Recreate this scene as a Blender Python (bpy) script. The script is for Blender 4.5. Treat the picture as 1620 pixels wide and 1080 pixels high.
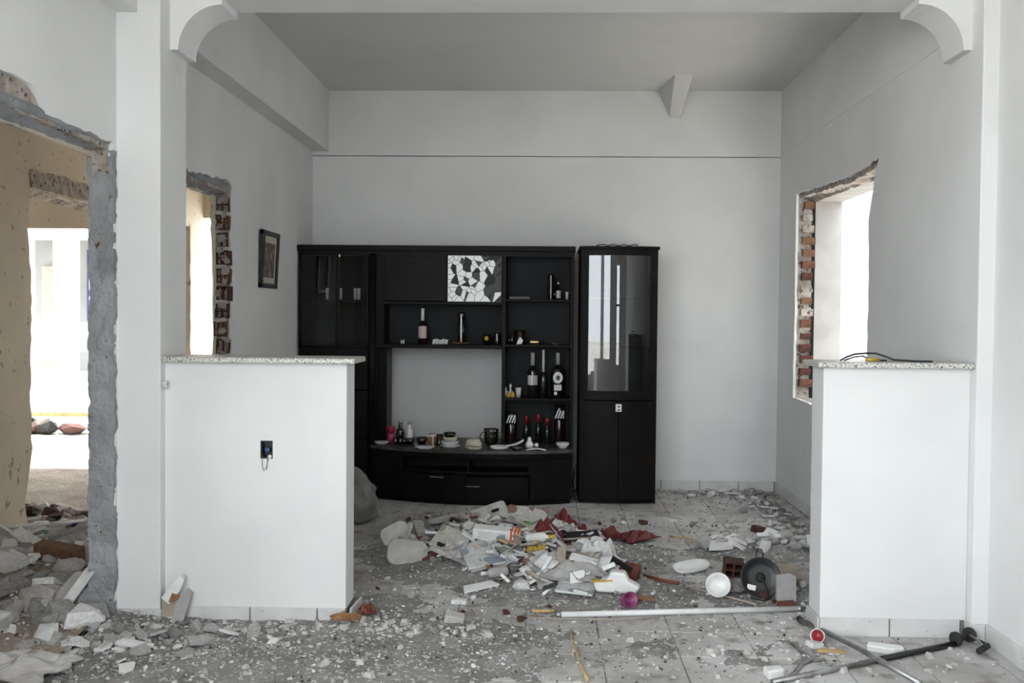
import bpy, math, random
import numpy as np
from mathutils import Vector, Matrix, noise

for o in list(bpy.data.objects):
    bpy.data.objects.remove(o, do_unlink=True)
scene = bpy.context.scene
COL = scene.collection

# ------------------------------------------------------------------ camera
cam_d = bpy.data.cameras.new('camera')
cam_d.sensor_width = 36.0
cam_d.lens = 1600.0 / 1620.0 * 36.0
cam_d.clip_start = 0.05
cam_d.clip_end = 300
cam = bpy.data.objects.new('camera', cam_d)
COL.objects.link(cam)
rt = Vector((0.99944259, 0.03217579, 0.00890087))
up = Vector((-0.00972407, 0.0255194, 0.99962703))
fw = Vector((-0.03193665, 0.99915638, -0.02581805))
cam.matrix_world = Matrix(((rt.x, up.x, -fw.x, 0.0), (rt.y, up.y, -fw.y, 0.0),
                           (rt.z, up.z, -fw.z, 1.35), (0, 0, 0, 1)))
scene.camera = cam

# ------------------------------------------------------------------ daylight
world = bpy.data.worlds.new('world')
scene.world = world
world.use_nodes = True
wn = world.node_tree.nodes
wn['Background'].inputs[0].default_value = (0.89, 0.955, 1.0, 1)
wn['Background'].inputs[1].default_value = 9.0
sun_d = bpy.data.lights.new('sun', 'SUN')
sun_d.energy = 14.0
sun_d.angle = math.radians(2.0)
sun_d.color = (1.0, 0.95, 0.86)
sun = bpy.data.objects.new('sun', sun_d)
COL.objects.link(sun)
sun.location = (-3, 12, 12)
sun.rotation_euler = Vector((0.12, -0.42, -0.90)).to_track_quat('-Z', 'Y').to_euler()


def portal(name, loc, rot, sx, sy):
    d = bpy.data.lights.new(name, 'AREA')
    d.shape = 'RECTANGLE'
    d.size, d.size_y = sx, sy
    d.cycles.is_portal = True
    o = bpy.data.objects.new(name, d)
    COL.objects.link(o)
    o.location = loc
    o.rotation_euler = rot
    return o


# light entering the open rear of the hall, the window and the far left room
portal('daylight_portal_rear', (-0.35, -0.9, 1.45), (math.radians(90), 0, 0), 3.4, 2.9)
portal('daylight_portal_window', (2.2, 6.55, 1.45), (0, math.radians(90), 0), 1.6, 1.9)
portal('daylight_portal_side', (-2.0, 0.53, 1.48), (0, math.radians(-90), 0), 3.0, 2.5)
portal('daylight_portal_left', (-4.5, 9.55, 1.1), (math.radians(-90), 0, 0), 5.2, 2.3)

vs = scene.view_settings
vs.view_transform = 'Standard'
vs.look = 'None'
vs.exposure = 0.21
vs.gamma = 1.0
vs.use_curve_mapping = False

# ------------------------------------------------------------------ helpers
R = math.radians
rng = random.Random(7)


def tag(o, label=None, cat=None, group=None, kind=None):
    if label:
        o['label'] = label
    if cat:
        o['category'] = cat
    if group:
        o['group'] = group
    if kind:
        o['kind'] = kind
    return o


def empty(name, loc=(0, 0, 0), rot=(0, 0, 0)):
    o = bpy.data.objects.new(name, None)
    o.empty_display_size = 0.05
    COL.objects.link(o)
    o.location = loc
    o.rotation_euler = rot
    return o


def place(name, mesh, mat=None, parent=None, loc=(0, 0, 0), rot=(0, 0, 0), scale=None):
    o = bpy.data.objects.new(name, mesh)
    COL.objects.link(o)
    if mat is not None:
        if not mesh.materials:
            mesh.materials.append(mat)
        elif mesh.materials[0] is not mat:
            o.material_slots[0].link = 'OBJECT'
            o.material_slots[0].material = mat
    o.parent = parent
    o.location = loc
    o.rotation_euler = rot
    if scale is not None:
        o.scale = scale
    return o


class MB:
    """collects shapes of ONE piece"""
    def __init__(s):
        s.v, s.f, s.sm = [], [], []

    def add(s, vs_, fs, smooth=False):
        n = len(s.v)
        s.v += [tuple(p) for p in vs_]
        s.f += [tuple(i + n for i in f) for f in fs]
        s.sm += [smooth] * len(fs)
        return s

    def box(s, x0, x1, y0, y1, z0, z1):
        return s.add([(x0, y0, z0), (x1, y0, z0), (x1, y1, z0), (x0, y1, z0),
                      (x0, y0, z1), (x1, y0, z1), (x1, y1, z1), (x0, y1, z1)],
                     [(0, 3, 2, 1), (4, 5, 6, 7), (0, 1, 5, 4), (1, 2, 6, 5), (2, 3, 7, 6), (3, 0, 4, 7)])

    def prism(s, pts, axis, a, b):
        """polygon pts in the two other axes (cyclic order y,z / x,z / x,y) extruded along axis from a to b"""
        def mk(p, t):
            if axis == 'x':
                return (t, p[0], p[1])
            if axis == 'y':
                return (p[0], t, p[1])
            return (p[0], p[1], t)
        n = len(pts)
        vs_ = [mk(p, a) for p in pts] + [mk(p, b) for p in pts]
        fs = [tuple(range(n))[::-1], tuple(range(n, 2 * n))]
        fs += [(i, (i + 1) % n, n + (i + 1) % n, n + i) for i in range(n)]
        return s.add(vs_, fs)

    def lathe(s, prof, seg=20, c=(0, 0, 0), closed=True):
        """prof: list of (radius, z)"""
        vs_, fs = [], []
        for r, z in prof:
            for k in range(seg):
                a = 2 * math.pi * k / seg
                vs_.append((c[0] + r * math.cos(a), c[1] + r * math.sin(a), c[2] + z))
        for i in range(len(prof) - 1):
            for k in range(seg):
                k2 = (k + 1) % seg
                fs.append((i * seg + k, i * seg + k2, (i + 1) * seg + k2, (i + 1) * seg + k))
        s.add(vs_, fs, True)
        if closed:
            n = len(s.v) - len(vs_)
            s.f.append(tuple(n + k for k in range(seg))[::-1])
            s.f.append(tuple(n + (len(prof) - 1) * seg + k for k in range(seg)))
            s.sm += [False, False]
        return s

    def tube(s, path, r, seg=8):
        path = [Vector(p) for p in path]
        vs_, fs = [], []
        nrm = None
        for i, p in enumerate(path):
            t = (path[min(i + 1, len(path) - 1)] - path[max(i - 1, 0)]).normalized()
            if nrm is None:
                nrm = t.orthogonal().normalized()
            nrm = (nrm - t * nrm.dot(t)).normalized()
            b = t.cross(nrm)
            rr = r[i] if isinstance(r, (list, tuple)) else r
            for k in range(seg):
                a = 2 * math.pi * k / seg
                vs_.append(p + nrm * (rr * math.cos(a)) + b * (rr * math.sin(a)))
        for i in range(len(path) - 1):
            for k in range(seg):
                k2 = (k + 1) % seg
                fs.append((i * seg + k, i * seg + k2, (i + 1) * seg + k2, (i + 1) * seg + k))
        fs.append(tuple(range(seg))[::-1])
        fs.append(tuple((len(path) - 1) * seg + k for k in range(seg)))
        return s.add(vs_, fs, True)

    def mesh(s, name):
        m = bpy.data.meshes.new(name)
        m.from_pydata(s.v, [], s.f)
        m.polygons.foreach_set('use_smooth', s.sm)
        m.update()
        return m

    def build(s, name, mat, parent=None, loc=(0, 0, 0), rot=(0, 0, 0), bevel=0, scale=None):
        o = place(name, s.mesh(name), mat, parent, loc, rot, scale)
        if bevel:
            b = o.modifiers.new('bevel', 'BEVEL')
            b.width = bevel
            b.segments = 2
            b.limit_method = 'ANGLE'
            b.angle_limit = R(40)
        return o


def struct(o, label=None, cat=None):
    tag(o, label, cat, kind='structure')
    return o


# ------------------------------------------------------------------ materials
def mat(name, col, rough=0.8, col2=None, scale=8.0, amount=1.0, bump=0.0, bscale=60.0, metal=0.0, spec=0.5,
        detail=3.0, lo=0.35, hi=0.65, coords='Object', col3=None, scale3=90.0, lo3=0.6, hi3=0.66, emit=None):
    m = bpy.data.materials.new(name)
    m.use_nodes = True
    nt = m.node_tree
    b = nt.nodes['Principled BSDF']
    b.inputs['Roughness'].default_value = rough
    b.inputs['Metallic'].default_value = metal
    b.inputs['Specular IOR Level'].default_value = spec
    b.inputs['Base Color'].default_value = (*col, 1)
    tc = nt.nodes.new('ShaderNodeTexCoord')
    if coords == 'World':
        geo = nt.nodes.new('ShaderNodeNewGeometry')
        vec = geo.outputs['Position']
    else:
        vec = tc.outputs[coords]
    out = None
    if col2 is not None:
        nz = nt.nodes.new('ShaderNodeTexNoise')
        nz.inputs['Scale'].default_value = scale
        nz.inputs['Detail'].default_value = detail
        nt.links.new(vec, nz.inputs['Vector'])
        mr = nt.nodes.new('ShaderNodeMapRange')
        mr.inputs['From Min'].default_value = lo
        mr.inputs['From Max'].default_value = hi
        mr.inputs['To Max'].default_value = amount
        nt.links.new(nz.outputs['Fac'], mr.inputs['Value'])
        mx = nt.nodes.new('ShaderNodeMix')
        mx.data_type = 'RGBA'
        nt.links.new(mr.outputs['Result'], mx.inputs['Factor'])
        mx.inputs['A'].default_value = (*col, 1)
        mx.inputs['B'].default_value = (*col2, 1)
        out = mx.outputs['Result']
    if col3 is not None:
        nz = nt.nodes.new('ShaderNodeTexNoise')
        nz.inputs['Scale'].default_value = scale3
        nz.inputs['Detail'].default_value = 2
        nt.links.new(vec, nz.inputs['Vector'])
        mr = nt.nodes.new('ShaderNodeMapRange')
        mr.inputs['From Min'].default_value = lo3
        mr.inputs['From Max'].default_value = hi3
        nt.links.new(nz.outputs['Fac'], mr.inputs['Value'])
        mx = nt.nodes.new('ShaderNodeMix')
        mx.data_type = 'RGBA'
        nt.links.new(mr.outputs['Result'], mx.inputs['Factor'])
        if out is not None:
            nt.links.new(out, mx.inputs['A'])
        else:
            mx.inputs['A'].default_value = (*col, 1)
        mx.inputs['B'].default_value = (*col3, 1)
        out = mx.outputs['Result']
    if out is not None:
        nt.links.new(out, b.inputs['Base Color'])
    if bump:
        nz = nt.nodes.new('ShaderNodeTexNoise')
        nz.inputs['Scale'].default_value = bscale
        nz.inputs['Detail'].default_value = 3
        nt.links.new(vec, nz.inputs['Vector'])
        bp = nt.nodes.new('ShaderNodeBump')
        bp.inputs['Strength'].default_value = bump
        bp.inputs['Distance'].default_value = 0.01
        nt.links.new(nz.outputs['Fac'], bp.inputs['Height'])
        nt.links.new(bp.outputs['Normal'], b.inputs['Normal'])
    if emit:
        b.inputs['Emission Color'].default_value = (*emit[:3], 1)
        b.inputs['Emission Strength'].default_value = emit[3]
    return m


def glassmat(name, tint=(1, 1, 1), fac=0.10, rough=0.0, ior=1.45):
    m = bpy.data.materials.new(name)
    m.use_nodes = True
    nt = m.node_tree
    nt.nodes.remove(nt.nodes['Principled BSDF'])
    t = nt.nodes.new('ShaderNodeBsdfTransparent')
    t.inputs[0].default_value = (*tint, 1)
    g = nt.nodes.new('ShaderNodeBsdfGlossy')
    g.inputs['Roughness'].default_value = rough
    fr = nt.nodes.new('ShaderNodeFresnel')
    fr.inputs[0].default_value = ior
    ad = nt.nodes.new('ShaderNodeMath')
    ad.operation = 'ADD'
    ad.inputs[1].default_value = fac
    mx = nt.nodes.new('ShaderNodeMixShader')
    nt.links.new(fr.outputs[0], ad.inputs[0])
    nt.links.new(ad.outputs[0], mx.inputs[0])
    nt.links.new(t.outputs[0], mx.inputs[1])
    nt.links.new(g.outputs[0], mx.inputs[2])
    nt.links.new(mx.outputs[0], nt.nodes['Material Output'].inputs[0])
    return m


def printed(name, base, ink, scale=40.0, ink2=(0.5, 0.1, 0.05), rough=0.6):
    """paper with rows of print: flat printing only"""
    m = bpy.data.materials.new(name)
    m.use_nodes = True
    nt = m.node_tree
    b = nt.nodes['Principled BSDF']
    b.inputs['Roughness'].default_value = rough
    tc = nt.nodes.new('ShaderNodeTexCoord')
    br = nt.nodes.new('ShaderNodeTexBrick')
    br.inputs['Scale'].default_value = scale
    br.inputs['Color1'].default_value = (*ink, 1)
    br.inputs['Color2'].default_value = (*base, 1)
    br.inputs['Mortar'].default_value = (*base, 1)
    br.inputs['Mortar Size'].default_value = 0.06
    br.inputs['Brick Width'].default_value = 0.9
    nt.links.new(tc.outputs['Object'], br.inputs['Vector'])
    nz = nt.nodes.new('ShaderNodeTexNoise')
    nz.inputs['Scale'].default_value = 9
    nz.inputs['Detail'].default_value = 1
    nt.links.new(tc.outputs['Object'], nz.inputs['Vector'])
    mr = nt.nodes.new('ShaderNodeMapRange')
    mr.inputs['From Min'].default_value = 0.57
    mr.inputs['From Max'].default_value = 0.575
    nt.links.new(nz.outputs['Fac'], mr.inputs['Value'])
    mx = nt.nodes.new('ShaderNodeMix')
    mx.data_type = 'RGBA'
    nt.links.new(mr.outputs['Result'], mx.inputs['Factor'])
    nt.links.new(br.outputs['Color'], mx.inputs['A'])
    mx.inputs['B'].default_value = (*ink2, 1)
    nt.links.new(mx.outputs['Result'], b.inputs['Base Color'])
    return m


M = {}
M['plaster'] = mat('white_plaster', (0.76, 0.76, 0.755), 0.85, (0.70, 0.70, 0.695), 1.7, 1.0, 0.06, 240, coords='World')
M['ceil'] = mat('ceiling_plaster', (0.66, 0.655, 0.645), 0.9, (0.61, 0.605, 0.595), 1.2, 1.0, 0.05, 200, coords='World')
M['beige'] = mat('beige_plaster', (0.67, 0.60, 0.49), 0.9, (0.57, 0.51, 0.425), 2.2, 1.0, 0.12, 120, coords='World',
                 col3=(0.36, 0.29, 0.21), scale3=17, lo3=0.66, hi3=0.70)
M['concrete'] = mat('grey_concrete', (0.33, 0.34, 0.35), 0.95, (0.22, 0.23, 0.24), 7, 1.0, 0.9, 55, coords='World',
                    col3=(0.10, 0.10, 0.10), scale3=45, lo3=0.68, hi3=0.72)
M['mortar'] = mat('broken_mortar', (0.45, 0.41, 0.37), 0.95, (0.26, 0.22, 0.19), 16, 1.0, 1.0, 60, coords='World',
                  col3=(0.08, 0.05, 0.04), scale3=38, lo3=0.60, hi3=0.66)
M['brick'] = mat('red_brick', (0.17, 0.065, 0.036), 0.95, (0.085, 0.042, 0.03), 30, 1.0, 0.8, 120)
M['brick2'] = mat('orange_brick', (0.20, 0.105, 0.055), 0.95, (0.12, 0.062, 0.04), 34, 1.0, 0.8, 120)
M['brickdark'] = mat('dark_red_brick', (0.11, 0.035, 0.025), 0.95, (0.035, 0.018, 0.015), 30, 1.0, 0.8, 120)
M['tile'] = mat('floor_tile_glaze', (0.60, 0.59, 0.58), 0.5, (0.36, 0.345, 0.33), 1.6, 1.0, 0.10, 90, coords='World',
                lo=0.36, hi=0.62, col3=(0.25, 0.225, 0.20), scale3=11, lo3=0.53, hi3=0.72, spec=0.2)
M['grout'] = mat('floor_grout', (0.16, 0.15, 0.14), 0.95, (0.25, 0.24, 0.23), 5, coords='World')
M['slab'] = mat('hall_floor_far', (0.45, 0.44, 0.43), 0.7, (0.35, 0.34, 0.33), 2, coords='World')
M['basetile'] = mat('skirting_tile', (0.66, 0.66, 0.65), 0.4, (0.55, 0.55, 0.545), 6, 1.0, 0.05, 80, coords='World',
                    col3=(0.40, 0.38, 0.36), scale3=55, lo3=0.68, hi3=0.73)
M['granite'] = mat('speckled_granite', (0.42, 0.41, 0.38), 0.35, (0.68, 0.67, 0.62), 120, 1.0, 0, detail=3, lo=0.45, hi=0.55,
                   coords='World', col3=(0.10, 0.095, 0.08), scale3=140, lo3=0.58, hi3=0.63)
M['dust'] = mat('grey_rubble_dust', (0.30, 0.29, 0.28), 0.98, (0.19, 0.182, 0.175), 5.0, 1.0, 1.0, 70, coords='World',
                col3=(0.56, 0.55, 0.54), scale3=42, lo3=0.60, hi3=0.66)
M['dirt'] = mat('brown_dirt', (0.36, 0.30, 0.245), 0.98, (0.23, 0.18, 0.14), 3.5, 1.0, 1.0, 45, coords='World',
                col3=(0.52, 0.48, 0.43), scale3=28, lo3=0.60, hi3=0.68)
M['ground'] = mat('pale_outdoor_ground', (0.62, 0.60, 0.57), 0.95, (0.52, 0.50, 0.47), 0.6, 1.0, coords='World')
M['wood'] = mat('black_brown_wood', (0.0075, 0.0065, 0.006), 0.38, (0.011, 0.0095, 0.0085), 9, 1.0, 0.03, 140, spec=0.07, coords='World')
M['woodback'] = mat('blue_black_backboard', (0.018, 0.0205, 0.0245), 0.6, (0.013, 0.015, 0.018), 6, 1.0, 0.05, 100, spec=0.2, coords='World')
M['woodtop'] = mat('dusty_black_wood', (0.035, 0.031, 0.028), 0.45, (0.10, 0.095, 0.09), 14, 0.7, 0.03, 140, spec=0.35, coords='World')
M['pane'] = glassmat('cabinet_glass', (0.55, 0.57, 0.58), 0.035)
M['darkpane'] = glassmat('smoked_cabinet_glass', (0.80, 0.80, 0.81), 0.0)
M['clear'] = glassmat('clear_tableware_glass', (0.80, 0.81, 0.80), 0.12)
M['smoke'] = glassmat('smoky_tableware_glass', (0.42, 0.37, 0.31), 0.10)
M['black'] = mat('black_plastic', (0.012, 0.012, 0.013), 0.4)
M['blackrough'] = mat('black_rubber', (0.016, 0.016, 0.017), 0.75)
M['bottle'] = mat('near_black_bottle_glass', (0.010, 0.011, 0.010), 0.08, spec=0.8)
M['bottlebrown'] = mat('dark_brown_bottle_glass', (0.020, 0.009, 0.006), 0.10, spec=0.8)
M['white'] = mat('white_glazed', (0.80, 0.80, 0.79), 0.35, (0.70, 0.70, 0.69), 20)
M['whitemat'] = mat('white_paint_chip', (0.74, 0.74, 0.73), 0.85, (0.58, 0.57, 0.56), 18, 1.0, 0.3, 60)
M['paper'] = mat('white_paper', (0.78, 0.78, 0.77), 0.8, (0.66, 0.66, 0.64), 12)
M['chrome'] = mat('chrome', (0.75, 0.75, 0.76), 0.2, metal=1.0)
M['steel'] = mat('dull_steel', (0.42, 0.42, 0.42), 0.42, (0.25, 0.24, 0.23), 14, metal=0.85)
M['alu'] = mat('white_lamp_tube', (0.82, 0.82, 0.82), 0.35, (0.7, 0.7, 0.7), 8)
M['red'] = mat('dark_red', (0.17, 0.012, 0.014), 0.6, (0.09, 0.008, 0.010), 14, 1.0, 0.3, 40)
M['redcap'] = mat('red_foil_cap', (0.24, 0.010, 0.016), 0.3)
M['pink'] = mat('raspberry_glass', (0.33, 0.03, 0.10), 0.25, (0.20, 0.012, 0.05), 30)
M['pinklid'] = mat('crimson_lid', (0.36, 0.012, 0.045), 0.4)
M['purple'] = mat('magenta_plastic', (0.30, 0.055, 0.17), 0.4, (0.18, 0.03, 0.10), 25)
M['yellow'] = mat('yellow_plastic', (0.72, 0.45, 0.02), 0.4)
M['amber'] = mat('amber', (0.50, 0.32, 0.06), 0.45)
M['label'] = printed('white_bottle_label', (0.75, 0.74, 0.71), (0.12, 0.11, 0.11), 90, (0.10, 0.09, 0.10))
M['labelpink'] = printed('pink_bottle_label', (0.66, 0.55, 0.54), (0.30, 0.08, 0.09), 80, (0.30, 0.10, 0.10))
M['magazine'] = printed('printed_page', (0.56, 0.54, 0.51), (0.16, 0.15, 0.15), 60, (0.22, 0.12, 0.09))
M['magazine2'] = printed('printed_page_blue', (0.62, 0.62, 0.61), (0.13, 0.17, 0.20), 60, (0.24, 0.28, 0.31))
M['magazine3'] = printed('printed_page_green', (0.55, 0.54, 0.49), (0.17, 0.165, 0.14), 50, (0.24, 0.26, 0.17))
M['card'] = mat('grey_brown_cardboard', (0.42, 0.36, 0.30), 0.9, (0.33, 0.28, 0.235), 10, 1.0, 0.2, 60)
M['greyboard'] = mat('grey_board', (0.44, 0.43, 0.42), 0.85, (0.32, 0.31, 0.30), 9, 1.0, 0.2, 50)
M['paleplaster'] = mat('dusty_plaster_lump', (0.56, 0.54, 0.52), 0.95, (0.42, 0.40, 0.38), 14, 1.0, 0.7, 50)
M['greylump'] = mat('grey_mortar_lump', (0.40, 0.39, 0.38), 0.95, (0.28, 0.27, 0.26), 14, 1.0, 0.8, 50)
M['brownwood'] = mat('brown_stick_wood', (0.30, 0.15, 0.06), 0.7, (0.18, 0.085, 0.035), 16)
M['yellowwood'] = mat('yellow_lath', (0.55, 0.38, 0.17), 0.7, (0.38, 0.25, 0.11), 16)
M['redwood'] = mat('red_brown_wood', (0.20, 0.05, 0.03), 0.6, (0.12, 0.03, 0.02), 16)
M['sack'] = mat('grey_sackcloth', (0.24, 0.235, 0.225), 0.95, (0.15, 0.145, 0.14), 12, 1.0, 1.0, 40)
M['cloth'] = mat('white_cloth', (0.72, 0.72, 0.71), 0.9, (0.60, 0.60, 0.59), 10, 1.0, 0.4, 30)
M['orange'] = mat('orange_band', (0.62, 0.13, 0.02), 0.5)
M['blueplastic'] = mat('blue_plastic', (0.05, 0.10, 0.22), 0.5)
M['green'] = mat('green_plastic', (0.08, 0.35, 0.09), 0.5)
M['bluefoil'] = mat('dark_blue_packet', (0.03, 0.05, 0.22), 0.4)
M['mirrorwhite'] = mat('white_mirror_piece', (0.93, 0.94, 0.93), 0.3)
M['mirrordark'] = mat('dark_mirror_piece', (0.018, 0.020, 0.018), 0.4, spec=0.15)
M['mirrorgrey'] = mat('grey_mirror_piece', (0.07, 0.075, 0.07), 0.4, spec=0.15)
M['brass'] = mat('brass', (0.55, 0.40, 0.20), 0.3, metal=0.9)
M['cream'] = mat('cream_mount', (0.55, 0.51, 0.42), 0.8)
M['print'] = mat('muted_picture', (0.10, 0.085, 0.075), 0.6, (0.22, 0.10, 0.075), 16, 1.0, lo=0.42, hi=0.6,
                 col3=(0.25, 0.26, 0.27), scale3=24, lo3=0.56, hi3=0.62)
M['facade'] = mat('white_facade', (0.80, 0.79, 0.77), 0.9, (0.72, 0.71, 0.69), 2, coords='World')
M['skyblock'] = mat('sky_block_grey', (0.40, 0.40, 0.395), 0.9, (0.36, 0.36, 0.355), 2, coords='World')
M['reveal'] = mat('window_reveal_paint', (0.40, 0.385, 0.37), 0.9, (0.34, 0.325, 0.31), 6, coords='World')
M['darkgrit'] = mat('dark_grit', (0.09, 0.075, 0.065), 0.95, (0.05, 0.04, 0.035), 30)
M['facadeshade'] = mat('shaded_white_facade', (0.22, 0.22, 0.22), 0.9, (0.30, 0.30, 0.30), 1.2, coords='World')  # white facade painted darker, its shade put into the colour
M['brokenband'] = mat('dark_broken_band', (0.20, 0.165, 0.135), 0.95, (0.09, 0.07, 0.055), 18, 1.0, 1.0, 60, coords='World')
M['bluewin'] = mat('blue_window_paint', (0.015, 0.03, 0.12), 0.5)
M['void'] = mat('void_black', (0.01, 0.009, 0.008), 0.95)  # flat black painted for shaded gaps and holes, also dark lumps

# ------------------------------------------------------------------ main measures (metres)
XL, XR, XH = -1.826, 1.81, 1.865      # left wall, right wall of back room, right wall of hall
YB, YR = 7.90, -0.75                   # back wall, rear of the hall behind the viewer
ZC = 3.09
YP0, YP1 = 4.263, 4.58                # pillars
XPL, XPR = -1.638, 1.80
YF0, YF1 = 4.32, 4.498                # half walls
TW = 0.1                              # thin wall thickness
S, TX0, TY0 = 0.3113, 1.487, 4.0113   # floor tile grid


def ragged(pts, step=0.04, amp=0.012, seed=0, depth=None):
    """subdivide an open polyline of 2-D points and roughen it"""
    r = random.Random(seed)
    out = [pts[0]]
    for a, b in zip(pts, pts[1:]):
        L = math.hypot(b[0] - a[0], b[1] - a[1])
        n = max(1, int(L / step))
        for i in range(1, n + 1):
            t = i / n
            p = (a[0] + (b[0] - a[0]) * t, a[1] + (b[1] - a[1]) * t)
            if i < n or b is not pts[-1]:
                p = (p[0] + r.uniform(-amp, amp), p[1] + r.uniform(-amp, amp))
            out.append(p)
    return out


# ------------------------------------------------------------------ structure: floor
fl = struct(MB().box(-1.93, 2.0, YR, YB + 0.1, -0.06, -0.006).build('floor', M['grout']),
            'grey tiled floor strewn with rubble', 'floor')
tile_me = MB()
t_in = 0.0025
tile_me.add([(t_in, t_in, -0.012), (S - t_in, t_in, -0.012), (S - t_in, S - t_in, -0.012), (t_in, S - t_in, -0.012),
             (t_in, t_in, -0.0015), (S - t_in, t_in, -0.0015), (S - t_in, S - t_in, -0.0015), (t_in, S - t_in, -0.0015),
             (t_in + .0015, t_in + .0015, 0), (S - t_in - .0015, t_in + .0015, 0), (S - t_in - .0015, S - t_in - .0015, 0), (t_in + .0015, S - t_in - .0015, 0)],
            [(0, 1, 5, 4), (1, 2, 6, 5), (2, 3, 7, 6), (3, 0, 4, 7), (4, 5, 9, 8), (5, 6, 10, 9), (6, 7, 11, 10), (7, 4, 8, 11), (8, 9, 10, 11)])
tile_mesh = tile_me.mesh('floor_tile')
tile_mesh.materials.append(M['tile'])
for i in range(-11, 2):
    for j in range(-2, 13):
        x0, y0 = TX0 + i * S, TY0 + j * S
        x1, y1 = x0 + S, y0 + S
        xmax = XH if y0 < YP0 - 0.05 else XR
        x0, x1, y1 = max(x0, XL), min(x1, xmax), min(y1, YB)
        if x1 - x0 < 0.02 or y1 - y0 < 0.02:
            continue
        if y0 > YF0 - 0.01 and y1 < YF1 + 0.01 and (x1 < -0.85 or x0 > 1.19):
            continue
        place('floor_tile', tile_mesh, None, fl, (x0, y0, rng.uniform(-0.0008, 0.0008)),
              (rng.uniform(-.002, .002), rng.uniform(-.002, .002), 0), ((x1 - x0) / S, (y1 - y0) / S, 1))
# nearer hall floor, never in view: one slab
struct(MB().box(XL, XH, YR, TY0 - 2 * S, -0.006, 0.0).build('floor_hall', M['slab']))
struct(MB().box(-40, 40, -40, 60, -0.3, -0.07).build('ground_outside', M['ground']), 'sunlit pale ground outside', 'ground')
struct(MB().box(-9, -1.93, 1.85, 9.9, -0.06, -0.01).build('floor_left_room', M['dirt']))

# ------------------------------------------------------------------ structure: ceiling, beams
struct(MB().box(-9, 2.0, 1.8, 9.6, ZC, ZC + 0.15).box(-1.95, 2.0, YR, 1.8, ZC, ZC + 0.15).build('ceiling', M['ceil']), 'grey plaster ceiling', 'ceiling')
struct(MB().box(XL - 0.1, -1.70, YP1, YB, 2.618, ZC).build('trim_1', M['plaster']), 'boxed beam along the left wall of the back room', 'beam')
struct(MB().box(XL - 0.1, -1.735, 1.76, YP0, 2.618, ZC).build('trim_2', M['plaster']), 'boxed beam over the ragged hall opening', 'beam')
struct(MB().box(XL, XR + 0.02, YB - 0.014, YB + 0.03, 2.588, ZC).build('trim_3', M['plaster']), 'shallow beam across the top of the back wall', 'beam')
struct(MB().box(XR - 0.004, XR + 0.1, YP1, YB - 0.014, 2.60, ZC).build('trim_4', M['plaster']), 'shallow beam along the top of the right wall', 'beam')
struct(MB().box(XPL, XPR, 4.37, 4.60, 2.716, ZC).build('trim_5', M['plaster']), 'lintel beam spanning between the two pillars', 'beam')
# plaster haunch under the ceiling at the back wall
hm = MB()
hm.add([(0.86, YB - .014, ZC), (0.95, YB - .014, 2.885), (1.03, YB - .014, 2.879), (1.05, YB - .014, ZC),
        (0.92, YB - .55, ZC + .002), (1.05, YB - .55, ZC + .002)],
       [(0, 1, 4), (1, 2, 5, 4), (2, 3, 5), (0, 3, 2, 1), (0, 4, 5, 3)])
struct(hm.build('trim_6', M['ceil']), 'small plaster wedge under the ceiling against the back beam', 'trim')


def bracket(side):
    """curved plaster bracket under the lintel: quarter-ring profile"""
    if side < 0:
        xw, sgn = XPL, 1
    else:
        xw, sgn = XPR, -1
    w, hgt = 0.227, 0.226
    zt = 2.716
    prof = [(0, zt), (w, zt), (w, zt - 0.031)]
    n = 14
    cx, cz = w, zt - hgt
    rx, rz = w - 0.036, hgt - 0.031
    for i in range(1, n):
        a = math.pi / 2 * i / n
        prof.append((cx - rx * math.sin(a), cz + rz * math.cos(a)))
    prof += [(0.036, zt - hgt), (0, zt - hgt)]
    pts = [(xw + sgn * p[0], p[1]) for p in prof]
    if sgn < 0:
        pts = pts[::-1]
    return MB().prism(pts, 'y', 4.375, 4.60)


struct(bracket(-1).build('trim_7', M['plaster']), 'curved plaster bracket on the left pillar under the lintel', 'bracket')
struct(bracket(1).build('trim_8', M['plaster']), 'curved plaster bracket on the right pillar under the lintel', 'bracket')

# ------------------------------------------------------------------ structure: left wall with two ragged doorways
# outline in (y, z); notches are the broken doorways
hall_edge = ragged([(2.0, 0), (2.0, 2.08), (3.0, 2.075), (3.25, 2.16), (3.55, 2.16), (3.66, 2.075), (4.225, 2.065), (4.245, 1.2), (4.238, 0)], 0.05, 0.010, 3)
back_edge = ragged([(4.66, 0), (4.66, 2.06), (5.1, 2.075), (5.62, 2.10), (5.80, 2.11), (5.875, 2.06), (5.86, 1.8), (5.90, 1.62), (5.86, 1.3), (5.865, 0)], 0.05, 0.010, 5)
SIDE = [(-0.70, 0), (-0.70, 0.70), (-0.70, 2.95), (0.48, 2.95), (0.48, 0.02), (0.60, 0.02), (0.60, 2.95), (1.76, 2.95), (1.76, 0)]     # unseen opening left of the viewer, opened for light; post splits the glass reflection
outline = [(YR, 0)] + SIDE + hall_edge + back_edge + [(YB, 0), (YB, ZC), (YR, ZC)]
wl = MB().prism(outline, 'x', XL - 0.018, XL)
wl_o = struct(wl.build('wall_left', M['plaster']), 'white left wall with two broken-out doorways', 'wall')
hall_core = ragged([(2.02, 0), (2.02, 2.03), (3.0, 2.02), (3.3, 2.055), (3.6, 2.04), (4.20, 2.03), (4.232, 1.9), (4.228, 1.0), (4.232, 0)], 0.045, 0.007, 11)
back_core = ragged([(4.68, 0), (4.68, 2.03), (5.3, 2.035), (5.80, 2.045), (5.845, 1.98), (5.85, 1.2), (5.85, 0)], 0.045, 0.006, 12)
core = MB().prism([(YR, 0)] + SIDE + hall_core + back_core + [(YB, 0), (YB, ZC), (YR, ZC)], 'x', XL - 0.085, XL - 0.017)
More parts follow.
